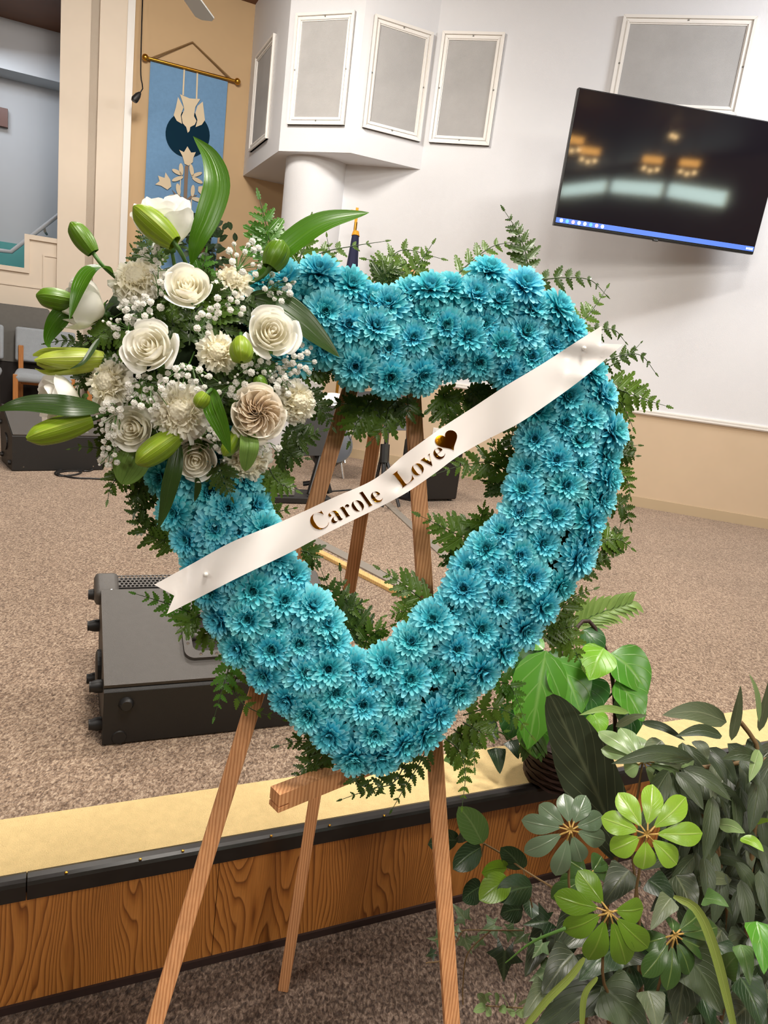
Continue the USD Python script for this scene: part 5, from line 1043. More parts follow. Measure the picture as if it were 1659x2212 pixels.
def carnation(px, h, axis, R_, label, seed, squash=1.0, n=48):
    R_ = R_ * 1.08
    g = random.Random(seed); m = frame(hp(px, h), axis, HX, g.uniform(0, 6.28)); t = thing('carnation', label, 'flower', m=m, group='white carnations of the bouquet')
    for k in range(n):
        q = (k + .5) / n; el = math.radians(88 - 78 * q ** .75 + g.uniform(-6, 6)); phi = k * 2.39996; L = R_ * (.55 + .45 * q) * g.uniform(.92, 1.06); wd = R_ * (.62 + .62 * q)
        nu, nv = 6, 14; V = []; p1, p2, p3 = g.uniform(0, 6), g.uniform(0, 6), g.uniform(.8, 1.2)
        for i in range(nu + 1):
            u = i / nu
            for j in range(nv + 1):
                x = j / nv * 2 - 1
                rim = L * u * (1 - .10 * x * x) * (1 + (.035 * (1 if j % 2 else -1) + .03 * math.sin(9 * x + p1)) * (u == 1))
                lat = x * wd * .5 * (u ** 1.1)
                fz = R_ * u ** 2.2 * (.14 * math.sin(6.5 * x * p3 + p2) + .05 * math.sin(14 * x + p1)) + R_ * .12 * x * x * u
                e2 = el - .5 * u * u * q
                V.append((math.cos(e2) * rim - math.sin(e2) * fz, lat, math.sin(e2) * rim * .8 + math.cos(e2) * fz))
        V = np.array(V); c, s = math.cos(phi), math.sin(phi); V = np.c_[(V[:, 0] * c - V[:, 1] * s) * squash, V[:, 0] * s + V[:, 1] * c, V[:, 2] - R_ * .25]
        M('petal', (xf(V, m), grid(nu, nv)), 'carnation_petal', t, smooth=True)
    sp2 = trimesh.creation.icosphere(4, 1.0); dv = sp2.vertices * (R_ * (.36 + .14 * fbm(sp2.vertices * 7 + seed, 3, seed)[:, None])); dv[:, 2] *= .8; dv[:, 0] *= squash
    M('petal_core', (xf(dv, m), sp2.faces), 'carnation_petal', t, smooth=True)  # added pale core, keeps gaps between the petals from showing dark
    M('calyx', lathe([(0, -R_ * .95), (R_ * .12, -R_ * .9), (R_ * .18, -R_ * .3), (0, -R_ * .25)], m, 12), 'stem_green', t, smooth=True)
    M('stem', tube([xf([[0, 0, -R_ * .9]], m)[0], xf([[0, 0, -R_ * 1.6]], m)[0], HUB], .002, 6, 10), 'stem_green', t)
    return t
carnation((294, 600), .105, ax(-.2, -.45), 52 * PX, 'white carnation at the upper left of the bouquet', 21)
carnation((232, 825), .095, ax(-.55, .0), 52 * PX, 'white carnation at the left of the bouquet between lily buds', 22)
carnation((390, 888), .14, ax(.0, .2), 57 * PX, 'large white carnation low in the bouquet middle', 23)
carnation((643, 868), .09, ax(.75, .15), 54 * PX, 'creamy carnation at the right edge of the bouquet beside the peach rose', 24, .8)
carnation((534, 998), .08, ax(.2, .7), 50 * PX, 'creamy carnation at the bottom right of the bouquet', 25)
carnation((505, 603), .10, ax(.2, -.5), 42 * PX, 'small white bloom at the top right of the bouquet by a fat bud', 26, n=20)
carnation((470, 760), .15, ax(.0, .0), 40 * PX, 'small ragged white bloom near the bouquet middle', 27, n=20)

# ---------------------------------------------------------------- lily buds
def bud(tip, base, h0, h1, rpx, label, mt='bud_skin', stem=None, fat=1.0, splay=0.0):
    a, b = hp(base, h0), hp(tip, h1); z = unit(b - a); L = np.linalg.norm(b - a); m = frame(a, z, HN); R_ = rpx * PX
    t = thing('lily_bud', label, 'flower bud', m=m, group='lily buds of the bouquet')
    prof = lambda u: (.30 + .70 * math.sin(math.pi * min(1, u * .80 + .12)) ** .8) * (1 if u < .8 else 1 - ((u - .8) / .2) ** 2.2 * .75)
    for k in range(3):                          # three outer segments with seams between, ridged down the middle
        V, U = [], []; nu, nv = 18, 10
        for i in range(nu + 1):
            u = i / nu
            for j in range(nv + 1):
                x = j / nv * 2 - 1; ph = k * 2.0944 + x * 1.10 * ((1 - .85 * max(0, (u - .45) / .55) ** 1.5) if splay else 1)
                r = R_ * prof(u) * fat * (1 - .16 * abs(x) ** 2.5 + .07 * math.exp(-(x / .18) ** 2))
                if splay: r = r * (1 if u < .6 else 1) + R_ * splay * max(0, u - .35) ** 2 * (1 if k != 1 else 1.5)
                V.append((r * math.cos(ph), r * math.sin(ph), L * u)); U.append((j / nv, u))
        M('bud_segment', (xf(V, m), grid(nu, nv)), mt, t, smooth=True, uv=np.array(U))
    V, U = [], []
    for i in range(15):
        u = i / 14 * .97
        for j in range(13):
            ph = j / 12 * 2 * math.pi; r = R_ * prof(u) * fat * .84; V.append((r * math.cos(ph), r * math.sin(ph), L * u)); U.append((j / 12, u))
    M('inner_bud', (xf(V, m), grid(14, 12)), mt if not splay else 'bud_skin_yellow', t, smooth=True, uv=np.array(U))
    if stem: 
        P = [a + z * .004] + [hp(p, h) for p, h in stem]
        M('stem', tube(P, [.0038 * max(.6, rpx / 28)] + [.0026] * 3, 8, 16), 'stem_green', t, smooth=True)
    return t
bud((289, 446), (377, 524), .15, .15, 27, 'large green lily bud slanting across the tallest white rose', 'bud_skin', [((392, 548), .14), ((415, 600), .08)])
bud((153, 480), (201, 546), .10, .11, 21, 'green lily bud on a curved stalk at the upper left against the pier', 'bud_skin_green', [((222, 574), .10), ((262, 610), .06)])
bud((78, 638), (160, 652), .09, .11, 22, 'green lily bud pointing left behind the curved leaf', 'bud_skin_green', [((200, 660), .07), ((260, 690), .04)])
bud((74, 782), (225, 776), .08, .11, 27, 'opening yellow green lily bud pointing left over the choir chairs', 'bud_skin_yellow', [((260, 780), .06), ((320, 790), .04)], splay=.9)
bud((57, 948), (196, 906), .10, .13, 26, 'long green lily bud pointing lower left over the far monitor', 'bud_skin', [((220, 898), .09), ((280, 870), .05)])
bud((294, 1002), (384, 938), .12, .13, 27, 'bright green lily bud pointing down left below the spiral rose', 'bud_skin', [((398, 926), .10), ((420, 880), .06)])
bud((522, 782), (520, 735), .17, .185, 22, 'short green bud left of the flat open white rose', 'bud_skin', [((520, 720), .13)], 1.05)
bud((612, 520), (583, 578), .12, .12, 27, 'fat olive bud beside the long leaf at the top right of the bouquet', 'bud_skin_green', [((570, 595), .11), ((540, 612), .08)])
bud((425, 880), (445, 850), .19, .19, 15, 'tiny green bud in front of the large white carnation', 'bud_skin', [((452, 845), .18), ((458, 840), .12)])
bud((484, 985), (516, 930), .14, .145, 17, 'slim green bud between two leaves under the peach rose', 'bud_skin', [((520, 915), .12), ((510, 880), .08)])
bud((556, 812), (570, 842), .135, .15, 14, 'small green bud just above the peach garden rose', 'bud_skin_green', [((575, 855), .1)])

# ---------------------------------------------------------------- lily leaves
def lilyleaf(pts, hs_, wpx, mt, label, prof=LANCE, **kw):
    P = [hp(p, h) for p, h in zip(pts, hs_)]; tw = kw.pop('tilt', (0, 0)); 
    leafpart('lily_leaf', leaf_along(P, wpx * PX, unit(HN + HX * tw[0] + HY * tw[1]), 26, 8, prof, **kw), mt, None, label=label, cat='leaf', group='lily leaves of the bouquet')
ll = lilyleaf
ll([(412, 575), (425, 525), (450, 470), (470, 400), (455, 340), (417, 294)], (.09, .12, .13, .13, .12, .11), 54, 'lily_leaf', 'tall green lily leaf curving up before the blue banner', prof=lambda q: np.clip(np.sin(math.pi * q ** 1.0), 0, 1) ** .9, cup=.25, tilt=(.3, .2), twist=.6)
ll([(545, 612), (585, 570), (640, 520), (705, 480), (798, 459)], (.08, .10, .11, .11, .10), 60, 'lily_leaf', 'long green lily leaf pointing right toward the gold cross', prof=lambda q: np.clip(np.sin(math.pi * q ** .95), 0, 1) ** .8, cup=.25, tilt=(-.2, .4))
ll([(248, 592), (222, 578), (196, 586), (172, 625), (150, 692)], (.08, .10, .12, .14, .14), 46, 'lily_leaf', 'glossy lily leaf arching over the left white rose', cup=.2, tilt=(-.4, .3))
ll([(160, 668), (130, 682), (108, 712), (100, 740), (112, 760)], (.08, .09, .09, .09, .09), 40, 'lily_leaf', 'folded lily leaf hanging at the left before the chairs', cup=.3, tilt=(.6, 0), twist=.8)
ll([(222, 882), (150, 878), (80, 872), (30, 876), (-12, 888)], (.10, .13, .13, .13, .12), 44, 'lily_leaf_dark', 'long flat dark leaf crossing the left white rose to the picture edge', cup=.15, tilt=(.1, .3))
ll([(452, 842), (462, 880), (480, 925), (498, 980)], (.15, .175, .175, .165), 42, 'lily_leaf', 'mid green leaf hanging right of the large carnation', cup=.2, tilt=(-.4, 0))
ll([(534, 925), (538, 960), (534, 990), (530, 1018)], (.14, .155, .15, .14), 38, 'lily_leaf_pale', 'pale leaf hanging below the peach rose', prof=OVAL, cup=.2, tilt=(.3, 0))
ll([(300, 950), (290, 985), (276, 1015), (262, 1046)], (.08, .095, .09, .08), 72, 'lily_leaf_pale', 'broad pale green leaf hanging below the spiral rose', prof=OVAL, cup=.15)
ll([(386, 955), (376, 1010), (366, 1050), (355, 1100), (340, 1146)], (.11, .115, .11, .10, .095), 34, 'lily_leaf_dark', 'long dark leaf hanging down over the blue flowers', cup=.3, tilt=(.3, 0))
ll([(530, 640), (590, 655), (645, 690), (690, 730), (734, 772)], (.08, .105, .108, .10, .09), 72, 'lily_leaf_dark', 'large dark leaf lying over the blue flowers right of the bouquet', cup=.15, tilt=(.1, .4))
ll([(425, 1030), (428, 1052), (420, 1085)], (.09, .085, .08), 14, 'lily_leaf_dark', 'narrow dark leaf tip over the blue flowers under the cream rose', cup=.2)
ll([(215, 730), (182, 780), (150, 798)], (.10, .125, .13), 12, 'lily_leaf_dark', 'narrow dark leaf sliver over the opening lily bud', cup=.2)
for k, (pp, lb) in enumerate([([(560, 690), (500, 660), (455, 690)], 'dark leaf between the upper roses'), ([(360, 830), (420, 820), (470, 845)], 'dark leaf behind the ragged white bloom'), ([(470, 650), (440, 700), (430, 760)], 'dark leaf under the upper middle rose'), ([(600, 790), (560, 800), (500, 830)], 'dark leaf behind the short bud'), ([(330, 650), (300, 690), (270, 720)], 'dark leaf under the upper left carnation')]):
    ll(pp, (.09, .10, .09), 46, 'lily_leaf_dark', lb + ' inside the bouquet', prof=OVAL, cup=.2)

# fern fill of the bouquet
BF = [([(240, 770), (190, 745), (145, 735), (100, 742)], (.05, .06), 36, 'fern_leaf_dark', 'dark fern sprig pointing left above the opening lily bud', 9),
 ([(250, 960), (215, 968), (180, 965), (150, 970)], (.05, .05), 26, 'fern_leaf', 'small fern sprig before the far floor monitor', 6),
 ([(345, 580), (325, 540), (305, 500), (298, 485)], (.05, .05), 44, 'fern_leaf_dark', 'fern frond behind the tallest rose at its left', 8),
 ([(320, 590), (298, 560), (285, 535)], (.04, .04), 34, 'fern_leaf_dark', 'small fern tip left of the tallest rose', 6),
 ([(420, 600), (440, 570), (445, 545)], (.08, .08), 40, 'fern_leaf_bright', 'small bright fern right of the tallest rose', 6),
 ([(640, 800), (690, 800), (735, 820)], (.03, .03), 44, 'fern_leaf', 'fern frond pointing right from the bouquet to the easel', 8),
 ([(650, 850), (690, 880), (720, 925)], (.03, .02), 44, 'fern_leaf_dark', 'dark fern frond right of the creamy carnation', 8),
 ([(610, 930), (650, 945), (700, 930)], (.05, .05), 44, 'fern_leaf_dark', 'dark fern frond under the creamy carnation pointing right', 8),
 ([(600, 960), (630, 985), (660, 990)], (.05, .05), 44, 'fern_leaf_dark', 'dark fern frond lower right of the peach rose', 8),
 ([(580, 1010), (600, 1040), (640, 1060)], (.05, .05), 48, 'fern_leaf', 'fern frond at the lower right corner of the bouquet', 8),
 ([(470, 1000), (485, 1040), (500, 1075)], (.09, .09), 40, 'fern_leaf_dark', 'dark fern tip over blue flowers between the lower blooms', 7),
 ([(250, 900), (235, 950), (225, 1000)], (.04, .05), 40, 'fern_leaf_dark', 'dark fern at the left edge of the bouquet below the long bud', 8),
 ([(200, 800), (175, 820), (165, 840)], (.05, .05), 34, 'fern_leaf_dark', 'small fern above the lower left rose', 6),
 ([(250, 700), (215, 725), (190, 740)], (.08, .08), 40, 'fern_leaf', 'fern under the left side-facing rose', 7),
 ([(600, 600), (590, 560), (610, 500)], (.05, .04), 36, 'fern_leaf_dark', 'fern behind the fat olive bud', 7),
 ([(590, 640), (640, 620), (660, 600)], (.05, .05), 32, 'fern_leaf_dark', 'small fern over the upper left blue flowers', 6)]
for k in range(26):
    a = k * 2.399; r0, r1 = 40 + 50 * (k % 3), 130 + 60 * ((k * 7) % 4) / 3
    p0, p1 = (415 + r0 * math.cos(a), 790 + r0 * 1.1 * math.sin(a)), (415 + r1 * math.cos(a), 790 + r1 * 1.15 * math.sin(a))
    BF.append(([p0, ((p0[0] + p1[0]) / 2 + 10, (p0[1] + p1[1]) / 2 - 8), p1], (dome(p0) - .035, max(.04, dome(p1) - .02)), 54, ('fern_leaf_dark', 'fern_leaf', 'fern_leaf_dark')[k % 3], f"fern filling the bouquet toward {clock((822 + math.cos(a) * 100, 1080 + math.sin(a) * 100))}, {('close to the middle', 'half way out', 'near the rim')[k % 3]}", 7))
seen_ = set()
for pth, hh, wpx, mt, lab, n_ in BF:
    if lab in seen_: lab += ', the lower of the two'
    seen_.add(lab)
    fern(fpx(pth, hh), wpx * PX, lab, mt, max(4, round(n_ * .75)), group='fern fronds of the bouquet')

# ---------------------------------------------------------------- baby's breath
def blossom_mesh(seed):
    g = random.Random(seed); ms_ = []
    for k in range(13):
        zc = 1 - 1.5 * (k + .5) / 13; ph = k * 2.4; d = np.array([math.sqrt(max(0, 1 - zc * zc)) * math.cos(ph), math.sqrt(max(0, 1 - zc * zc)) * math.sin(ph), zc]); m = frame(d * .25, d, None, g.uniform(0, 6))
        V = [(0, 0, 0)]; 
        for j in range(7): a = j * 2 * math.pi / 7; r = .5 * g.uniform(.8, 1.15); V.append((r * math.cos(a), r * math.sin(a), .52 + .14 * math.sin(3 * a + ph)))
        ms_.append((xf(V, m), np.array([(0, 1 + j, 1 + (j + 1) % 7) for j in range(7)])))
    return join(ms_)
BLO = [blossom_mesh(s) for s in range(6)]
def breath(root, spots, label, hh=.03):
    t = thing('babys_breath', label, 'flower sprig', hp(root, dome(root) - .02), group='baby breath sprigs of the bouquet'); g = random.Random(int(root[0] * 31 + root[1])); tubes = []
    r3 = hp(root, dome(root) - .03); c3 = np.mean([hp(s[:2], dome(s[:2]) + hh) for s in spots], axis=0); fork = r3 * .45 + c3 * .55
    tubes.append(tube([r3, fork], .0009, 4))
    for s in spots:
        h = dome(s[:2]) + hh * g.uniform(.4, 1.3) - .012; p = hp(s[:2], h); mid = (fork + p) / 2 + HY * g.uniform(0, .008); tubes.append(tube([fork, mid, p], .00055, 4))
        R_ = (s[2] if len(s) > 2 else g.uniform(5.2, 8.4)) * PX
        v, f = BLO[g.randrange(6)]; m = frame(p, unit(HN + HX * g.uniform(-.6, .6) + HY * g.uniform(-.4, .7)), None, g.uniform(0, 6), R_)
        M('blossom', (xf(v, m), f), 'breath_white', t)
        if g.random() < .5:
            q = p + HX * g.uniform(-.014, .014) + HY * g.uniform(-.016, .012); tubes.append(tube([mid, q], .0005, 4)); M('small_bud', (trimesh.creation.icosphere(1, .0018).vertices + q, trimesh.creation.icosphere(1).faces), 'breath_white', t)
    M('stems', join(tubes), 'stem_green', t)
def cluster(cx, cy, rx, ry, n, seed):
    g = random.Random(seed); out = []
    for _ in range(400):
        if len(out) >= n: break
        a, r = g.uniform(0, 6.28), math.sqrt(g.random()); p = (cx + rx * r * math.cos(a), cy + ry * r * math.sin(a))
        if all(math.hypot(p[0] - q[0], p[1] - q[1]) > 11 for q in out): out.append(p)
    return out
for k, (root, c, lab) in enumerate([
    ((480, 620), (540, 555, 50, 40, 16), "baby's breath sprig at the top right of the bouquet by the fat bud"),
    ((540, 640), (600, 618, 35, 34, 12), "baby's breath sprig over the first blue flowers"),
    ((360, 600), (325, 548, 22, 22, 7), "baby's breath below the tallest rose on its left"),
    ((340, 650), (345, 600, 20, 36, 8), "baby's breath right of the upper left carnation"),
    ((330, 700), (300, 672, 52, 34, 20), "baby's breath between the carnation and the open cream rose"),
    ((300, 720), (262, 700, 30, 30, 10), "baby's breath right of the left side-facing rose"),
    ((300, 800), (310, 850, 46, 40, 22), "dense baby's breath between the three left blooms"),
    ((280, 880), (240, 905, 26, 40, 14), "baby's breath left of the spiral rose"),
    ((260, 930), (238, 975, 24, 36, 14), "baby's breath at the lower left corner of the bouquet"),
    ((420, 760), (400, 815, 56, 32, 18), "scattered baby's breath above the large carnation"),
    ((480, 660), (490, 660, 40, 30, 12), "baby's breath left of the upper right bloom"),
    ((420, 720), (445, 695, 30, 30, 7), "few baby's breath blossoms right of the upper middle rose"),
    ((560, 800), (580, 800, 62, 26, 18), "baby's breath row below the flat open rose"),
    ((600, 800), (650, 775, 32, 38, 14), "baby's breath right of the flat open rose"),
    ((520, 820), (510, 850, 38, 24, 9), "baby's breath above the peach rose on its left"),
    ((600, 830), (615, 835, 22, 20, 7), "baby's breath between peach rose and creamy carnation"),
    ((460, 920), (466, 940, 20, 40, 10), "baby's breath right of the large carnation"),
    ((560, 950), (575, 965, 28, 18, 6), "baby's breath under the peach rose")]):
    breath(root, cluster(*c, 100 + k), lab)

# ================================================================ artificial plants at the right
def plant(name, label, px, depth, cat='artificial plant'):
    p = at(px, depth); return thing(name, label, cat, [p[0], p[1], 0.0 if p[2] < .6 else 0.0])
VIEW = -FW
def lpx(a, b, d0, d1, arch=.0, hint=None, bend=None):
    """leaf spine between two picture points at two distances, arched"""
    A, B = at(a, d0), at(b, d1); mid = (A + B) / 2 + (hint if hint is not None else Z) * arch * np.linalg.norm(B - A); return [A, mid, B]
def leafset(t, name, lst, mt, hint, prof, d, wk=1.0, arch=.08, cup=.15, fold=.0, wave=0.0, nu=10, nv=6):
    g = random.Random(len(lst) * 7 + int(d * 100))
    for L in lst:
        a, b, w = L[0], L[1], L[2]; mm_ = L[3] if len(L) > 3 else mt; dd_ = d + (L[4] if len(L) > 4 else g.uniform(-.03, .03))
        hn = unit(hint + np.array([g.uniform(-.35, .35), g.uniform(-.1, .1), g.uniform(-.3, .35)]))
        leafpart(name, leaf_along(lpx(a, b, dd_ + .01, dd_ - .03, arch), w * dd_ / F * wk, hn, nu, nv, prof, cup, wave, 0, fold), mm_, t)
# schefflera
D = 1.28
sc = thing('schefflera', 'artificial umbrella plant with round whorls of glossy green leaflets', 'artificial plant', [at((1400, 2100), D)[0], at((1400, 2100), D)[1] + .05, 0])
def whorl(c, leaves, mt, depth, w, tilt, label):
    wp = M_x = numbered(sc, 'leaf_whorl'); x = UsdGeom.Xform.Define(stage, wp); _mtx[wp] = _mtx[sc]; setp(x.GetPrim(), label)
    C = at(c, depth); hint = unit(VIEW + tilt[0] * CR + tilt[1] * CU)
    for (bx_, by_), ww in ((q, w) for q in leaves):
        tip = np.array([bx_, by_]); cc_ = np.array(c, float); st_ = cc_ + (tip - cc_) * .17
        dirp = (tip - cc_); rel = -(dirp[0] * tilt[0] - dirp[1] * tilt[1]) / F * depth * -.6
        A, B = at(st_, depth), at(tip, depth + rel + .02); mid = (A + B) / 2 + hint * .10 * np.linalg.norm(B - A)
        leafpart('leaflet', leaf_along([A, mid, B], ww * depth / F, hint, 12, 8, lambda q: np.clip(np.sin(math.pi * np.clip(q, .0, 1) ** 1.4), 0, 1) ** .68, cup=-.12, fold=.18), mt, wp)
        M('petiole', tube([C, (C + A) / 2 + hint * .004, A + (B - A) * .08], .0016, 6), 'twig_tan', wp)
    return C
cw = []
cw.append(whorl((1396, 1802), [(1335, 1712), (1410, 1694), (1482, 1722), (1518, 1800), (1462, 1868), (1388, 1878), (1318, 1838), (1298, 1766)], 'scheff_bright', D - .05, 50, (.0, .35), 'bright yellow green leaflet whorl'))
cw.append(whorl((1232, 1792), [(1218, 1714), (1266, 1718), (1302, 1762), (1308, 1815), (1256, 1862), (1200, 1892), (1132, 1842), (1126, 1772), (1164, 1738)], 'scheff_grey', D, 42, (-.1, .2), 'grey green shiny leaflet whorl'))
cw.append(whorl((1315, 1968), [(1248, 1880), (1196, 1934), (1216, 2010), (1270, 2074), (1352, 2084), (1400, 2048), (1390, 1962)], 'scheff_olive', D - .12, 54, (.0, .15), 'olive leaflet whorl low in the plant'))
cw.append(whorl((1455, 2020), [(1516, 1968), (1550, 2004), (1532, 2060), (1490, 2105), (1440, 2140), (1388, 2110), (1384, 2040), (1450, 1982)], 'scheff_dark', D - .08, 44, (.2, .7), 'dark drooping leaflet whorl'))
cw.append(whorl((1388, 1648), [(1292, 1580), (1340, 1572), (1378, 1590), (1298, 1618), (1350, 1668), (1424, 1692), (1470, 1670), (1500, 1644)], 'scheff_pale', D + .12, 40, (.0, 1.0), 'pale flat leaflet whorl at the top'))
cw.append(whorl((1275, 1890), [(1230, 1860), (1300, 1850), (1318, 1880), (1290, 1905), (1210, 1915), (1190, 1940)], 'scheff_dark', D + .12, 44, (.0, .4), 'dark leaflet whorl behind'))
root = at((1400, 2180), D + .05); root = np.array([root[0], root[1], 0.05])
for c in cw:
    M('stalk', tube([c, c - Z * .06 + (root - c) * .15, (c + root) / 2 + CR * .02, root], [.002, .003, .004, .005], 7, 20), 'twig', sc, smooth=True)
M('stalk', tube([at((1222, 2005), D - .12), at((1150, 2035), D - .1), at((1092, 2080), D - .08)], [.003, .002, .001], 6, 14), 'blade_leaf' if False else 'stem_green', sc, smooth=True)
# dark banana-like leaf
bl = thing('banana_plant', 'large dark ribbed leaf standing upright behind the umbrella plant', 'artificial plant', [at((1330, 1800), 1.55)[0], at((1330, 1800), 1.55)[1], 0])
leafpart('leaf', leaf_along([at((1338, 1850), 1.5), at((1300, 1740), 1.5), at((1245, 1620), 1.48), at((1188, 1502), 1.44)], 128 * 1.5 / F, unit(VIEW + CU * .3), 26, 10, lambda q: np.clip(np.sin(math.pi * np.clip(q * .96 + .03, 0, 1) ** .9), 0, 1) ** .6, cup=.1, wave=.03), 'banana_dark', bl)
M('stalk', tube([at((1330, 1850), 1.5), [at((1330, 1850), 1.5)[0] + .02, at((1330, 1850), 1.5)[1], .0]], .006, 8), 'twig', bl)
# potted pothos on the stage edge
DP = (onz((1190, 1690), ZS) - EYE) @ FW
BB = onz((1205, 1680), ZS + .004)
po_ = thing('potted_pothos', 'bright green heart leaved plant in a brown basket on the stage edge', 'potted plant', BB)
M('basket', lathe([(0, 0), (.085, 0), (.10, .02), (.115, .13), (.12, .135), (.108, .14), (.10, .12), (0, .12)], frame(BB + Z * .001, Z), 28), 'basket', po_, smooth=40)
for k in range(7): M('basket_weave', tube([BB + np.array([(.094 + .019 * k / 6 + .003) * math.cos(a), (.094 + .019 * k / 6 + .003) * math.sin(a), .012 + .019 * k + .003 * math.sin(a * 10 + k * math.pi)]) for a in np.linspace(0, 2 * math.pi, 41)], .0065, 5, cap=False), 'basket', po_)
M('basket_handle', tube([at((1210, 1420), DP - .1), at((1262, 1340), DP), at((1300, 1385), DP), at((1325, 1480), DP), at((1330, 1640), DP)], .006, 6, 24), 'basket', po_, smooth=True)
M('stalks', join([tube([BB + Z * .12, at(q, DP)], .003, 5) for q in ((1180, 1420), (1290, 1420), (1350, 1470), (1240, 1460), (1120, 1480))]), 'stem_dark', po_)
P_L = [((1180, 1405), (1140, 1620), 104, 'pothos_green', -.06), ((1200, 1420), (1255, 1545), 96, 'pothos_green', -.05), ((1168, 1395), (1115, 1490), 80, 'pothos_dark', .05), ((1305, 1400), (1272, 1470), 70, 'pothos_lime', -.08), ((1265, 1465), (1280, 1545), 78, 'pothos_dark', -.05), ((1320, 1410), (1400, 1500), 86, 'pothos_green', .03), ((1330, 1470), (1390, 1560), 70, 'pothos_green', .0), ((1350, 1490), (1365, 1600), 60, 'pothos_dark', .06),
       ((1170, 1370), (1110, 1400), 66, 'pothos_green', .08), ((1260, 1360), (1300, 1420), 50, 'pothos_dark', .08), ((1280, 1540), (1300, 1590), 44, 'pothos_lime', .02), ((1140, 1560), (1160, 1640), 66, 'pothos_green', .0), ((1250, 1480), (1230, 1580), 90, 'pothos_dark', .1), ((1330, 1560), (1345, 1640), 60, 'pothos_dark', .1), ((1230, 1400), (1215, 1500), 90, 'pothos_dark', .12), ((1120, 1520), (1095, 1600), 60, 'pothos_dark', .1)]
leafset(po_, 'leaf', P_L, 'pothos_green', unit(VIEW + CU * .5), lambda q: np.clip(np.sin(math.pi * np.clip(q, 0, 1) ** .68), 0, 1) ** .85, DP - .08, 1.12, .10, .12, .06, .02, 12, 8)
vi = thing('trailing_vine', 'dark three-lobed leaves trailing from the basket over the cream carpet border', 'artificial plant', onz((1060, 1640), ZS + .004))
leafset(vi, 'leaf', [((1070, 1615), (1080, 1672), 46, 'ficus_dark'), ((1030, 1600), (1015, 1625), 24, 'ficus_dark'), ((965, 1630), (985, 1660), 30, 'ficus_green'), ((1100, 1600), (1120, 1640), 40, 'ficus_dark'), ((1050, 1555), (1075, 1600), 40, 'ficus_dark'), ((1140, 1600), (1170, 1640), 40, 'ficus_dark')], 'ficus_dark', unit(VIEW + CU * .3), HEARTL, DP - .05)
M('stalk', tube([onz((1150, 1640), ZS + .05), at((1075, 1580), DP - .05), at((1020, 1612), DP - .04), at((960, 1600), DP - .05)], .0022, 6, 20), 'stem_green', vi)
# palm sprays
def palm(name, label, axis_px, d, blades, w, mt, t=None, pair=True):
    P = spline([at(p, d + k * .0) for k, p in enumerate(axis_px)], 24); t = t or thing(name, label, 'artificial plant', [P[0][0], P[0][1], max(0, P[0][2] - .1)]); T = np.gradient(P, axis=0); g = random.Random(int(axis_px[0][0]))
    M('stem', tube(P, np.linspace(.003, .001, 24), 6), 'stem_green', t)
    for k in range(blades):
        s = .15 + .83 * k / blades; i = int(s * 23); tz = unit(T[i]); sd = unit(np.cross(tz, VIEW))
        for sg in ((1, -1) if pair else (1,)):
            dd_ = unit(tz * .85 + sd * sg * .6 + VIEW * .15); L = w[0] * (1 - .55 * s) * d / F
            leafpart('blade', leaf_along([P[i], P[i] + dd_ * L * .55 + Z * .006, P[i] + dd_ * L - Z * .01], w[1] * d / F, unit(VIEW + CU * .5), 8, 4, LANCE, .2), mt, t)
    return t
palm('palm_spray', 'pale green palm spray pointing right above the potted plant', [(1225, 1370), (1270, 1335), (1320, 1315), (1372, 1298)], DP + .06, 9, (80, 16), 'palm_blade')
palm('palm_spray', 'small dark green palm blades hanging beside the basket', [(1150, 1570), (1150, 1610), (1148, 1625)], DP - .1, 3, (60, 16), 'ficus_green')
# beech-like vine before the oak panel
DV = 1.42
fv = thing('leafy_vine', 'wiry vine with serrated dark and lime leaves before the oak panelling', 'artificial plant', [at((1200, 1960), DV)[0], at((1200, 1960), DV)[1], 0])
tw_ = [(1190, 1915), (1130, 1878), (1090, 1848), (1045, 1822)]
M('twig', tube([at(p, DV) for p in tw_], .0022, 6, 20), 'twig', fv); M('twig', tube([at((1240, 1980), DV), at((1190, 1915), DV)], .003, 6), 'twig', fv)
for a, b in (((1090, 1848), (1098, 1880)), ((1130, 1878), (1140, 1920)), ((1045, 1822), (1040, 1850)), ((1140, 1920), (1150, 1960))): M('twig', tube([at(a, DV), at(b, DV)], .0016, 5), 'twig', fv)
leafset(fv, 'leaf', [((1042, 1822), (990, 1742), 62, 'ficus_green', -.03), ((1040, 1830), (978, 1878), 56, 'ficus_dark', -.02), ((990, 1815), (924, 1824), 50, 'ficus_dark', .04), ((1128, 1878), (1082, 1830), 50, 'ficus_dark', .0), ((1096, 1875), (1040, 1885), 44, 'ficus_lime', -.01), ((1100, 1900), (1035, 1945), 58, 'ficus_lime', -.03), ((1040, 1915), (998, 1945), 52, 'ficus_dark', .02), ((1150, 1915), (1070, 1940), 60, 'ficus_dark', -.02), ((1145, 1945), (1148, 1985), 46, 'ficus_dark', .03), ((1130, 1965), (1080, 1975), 50, 'ficus_dark', .03), ((1000, 1820), (1000, 1790), 40, 'ficus_dark', .06)],
        'ficus_dark', unit(VIEW + CU * .3), OVAL, DV, 1.0, .06, .08, .10, .015, 12, 8)
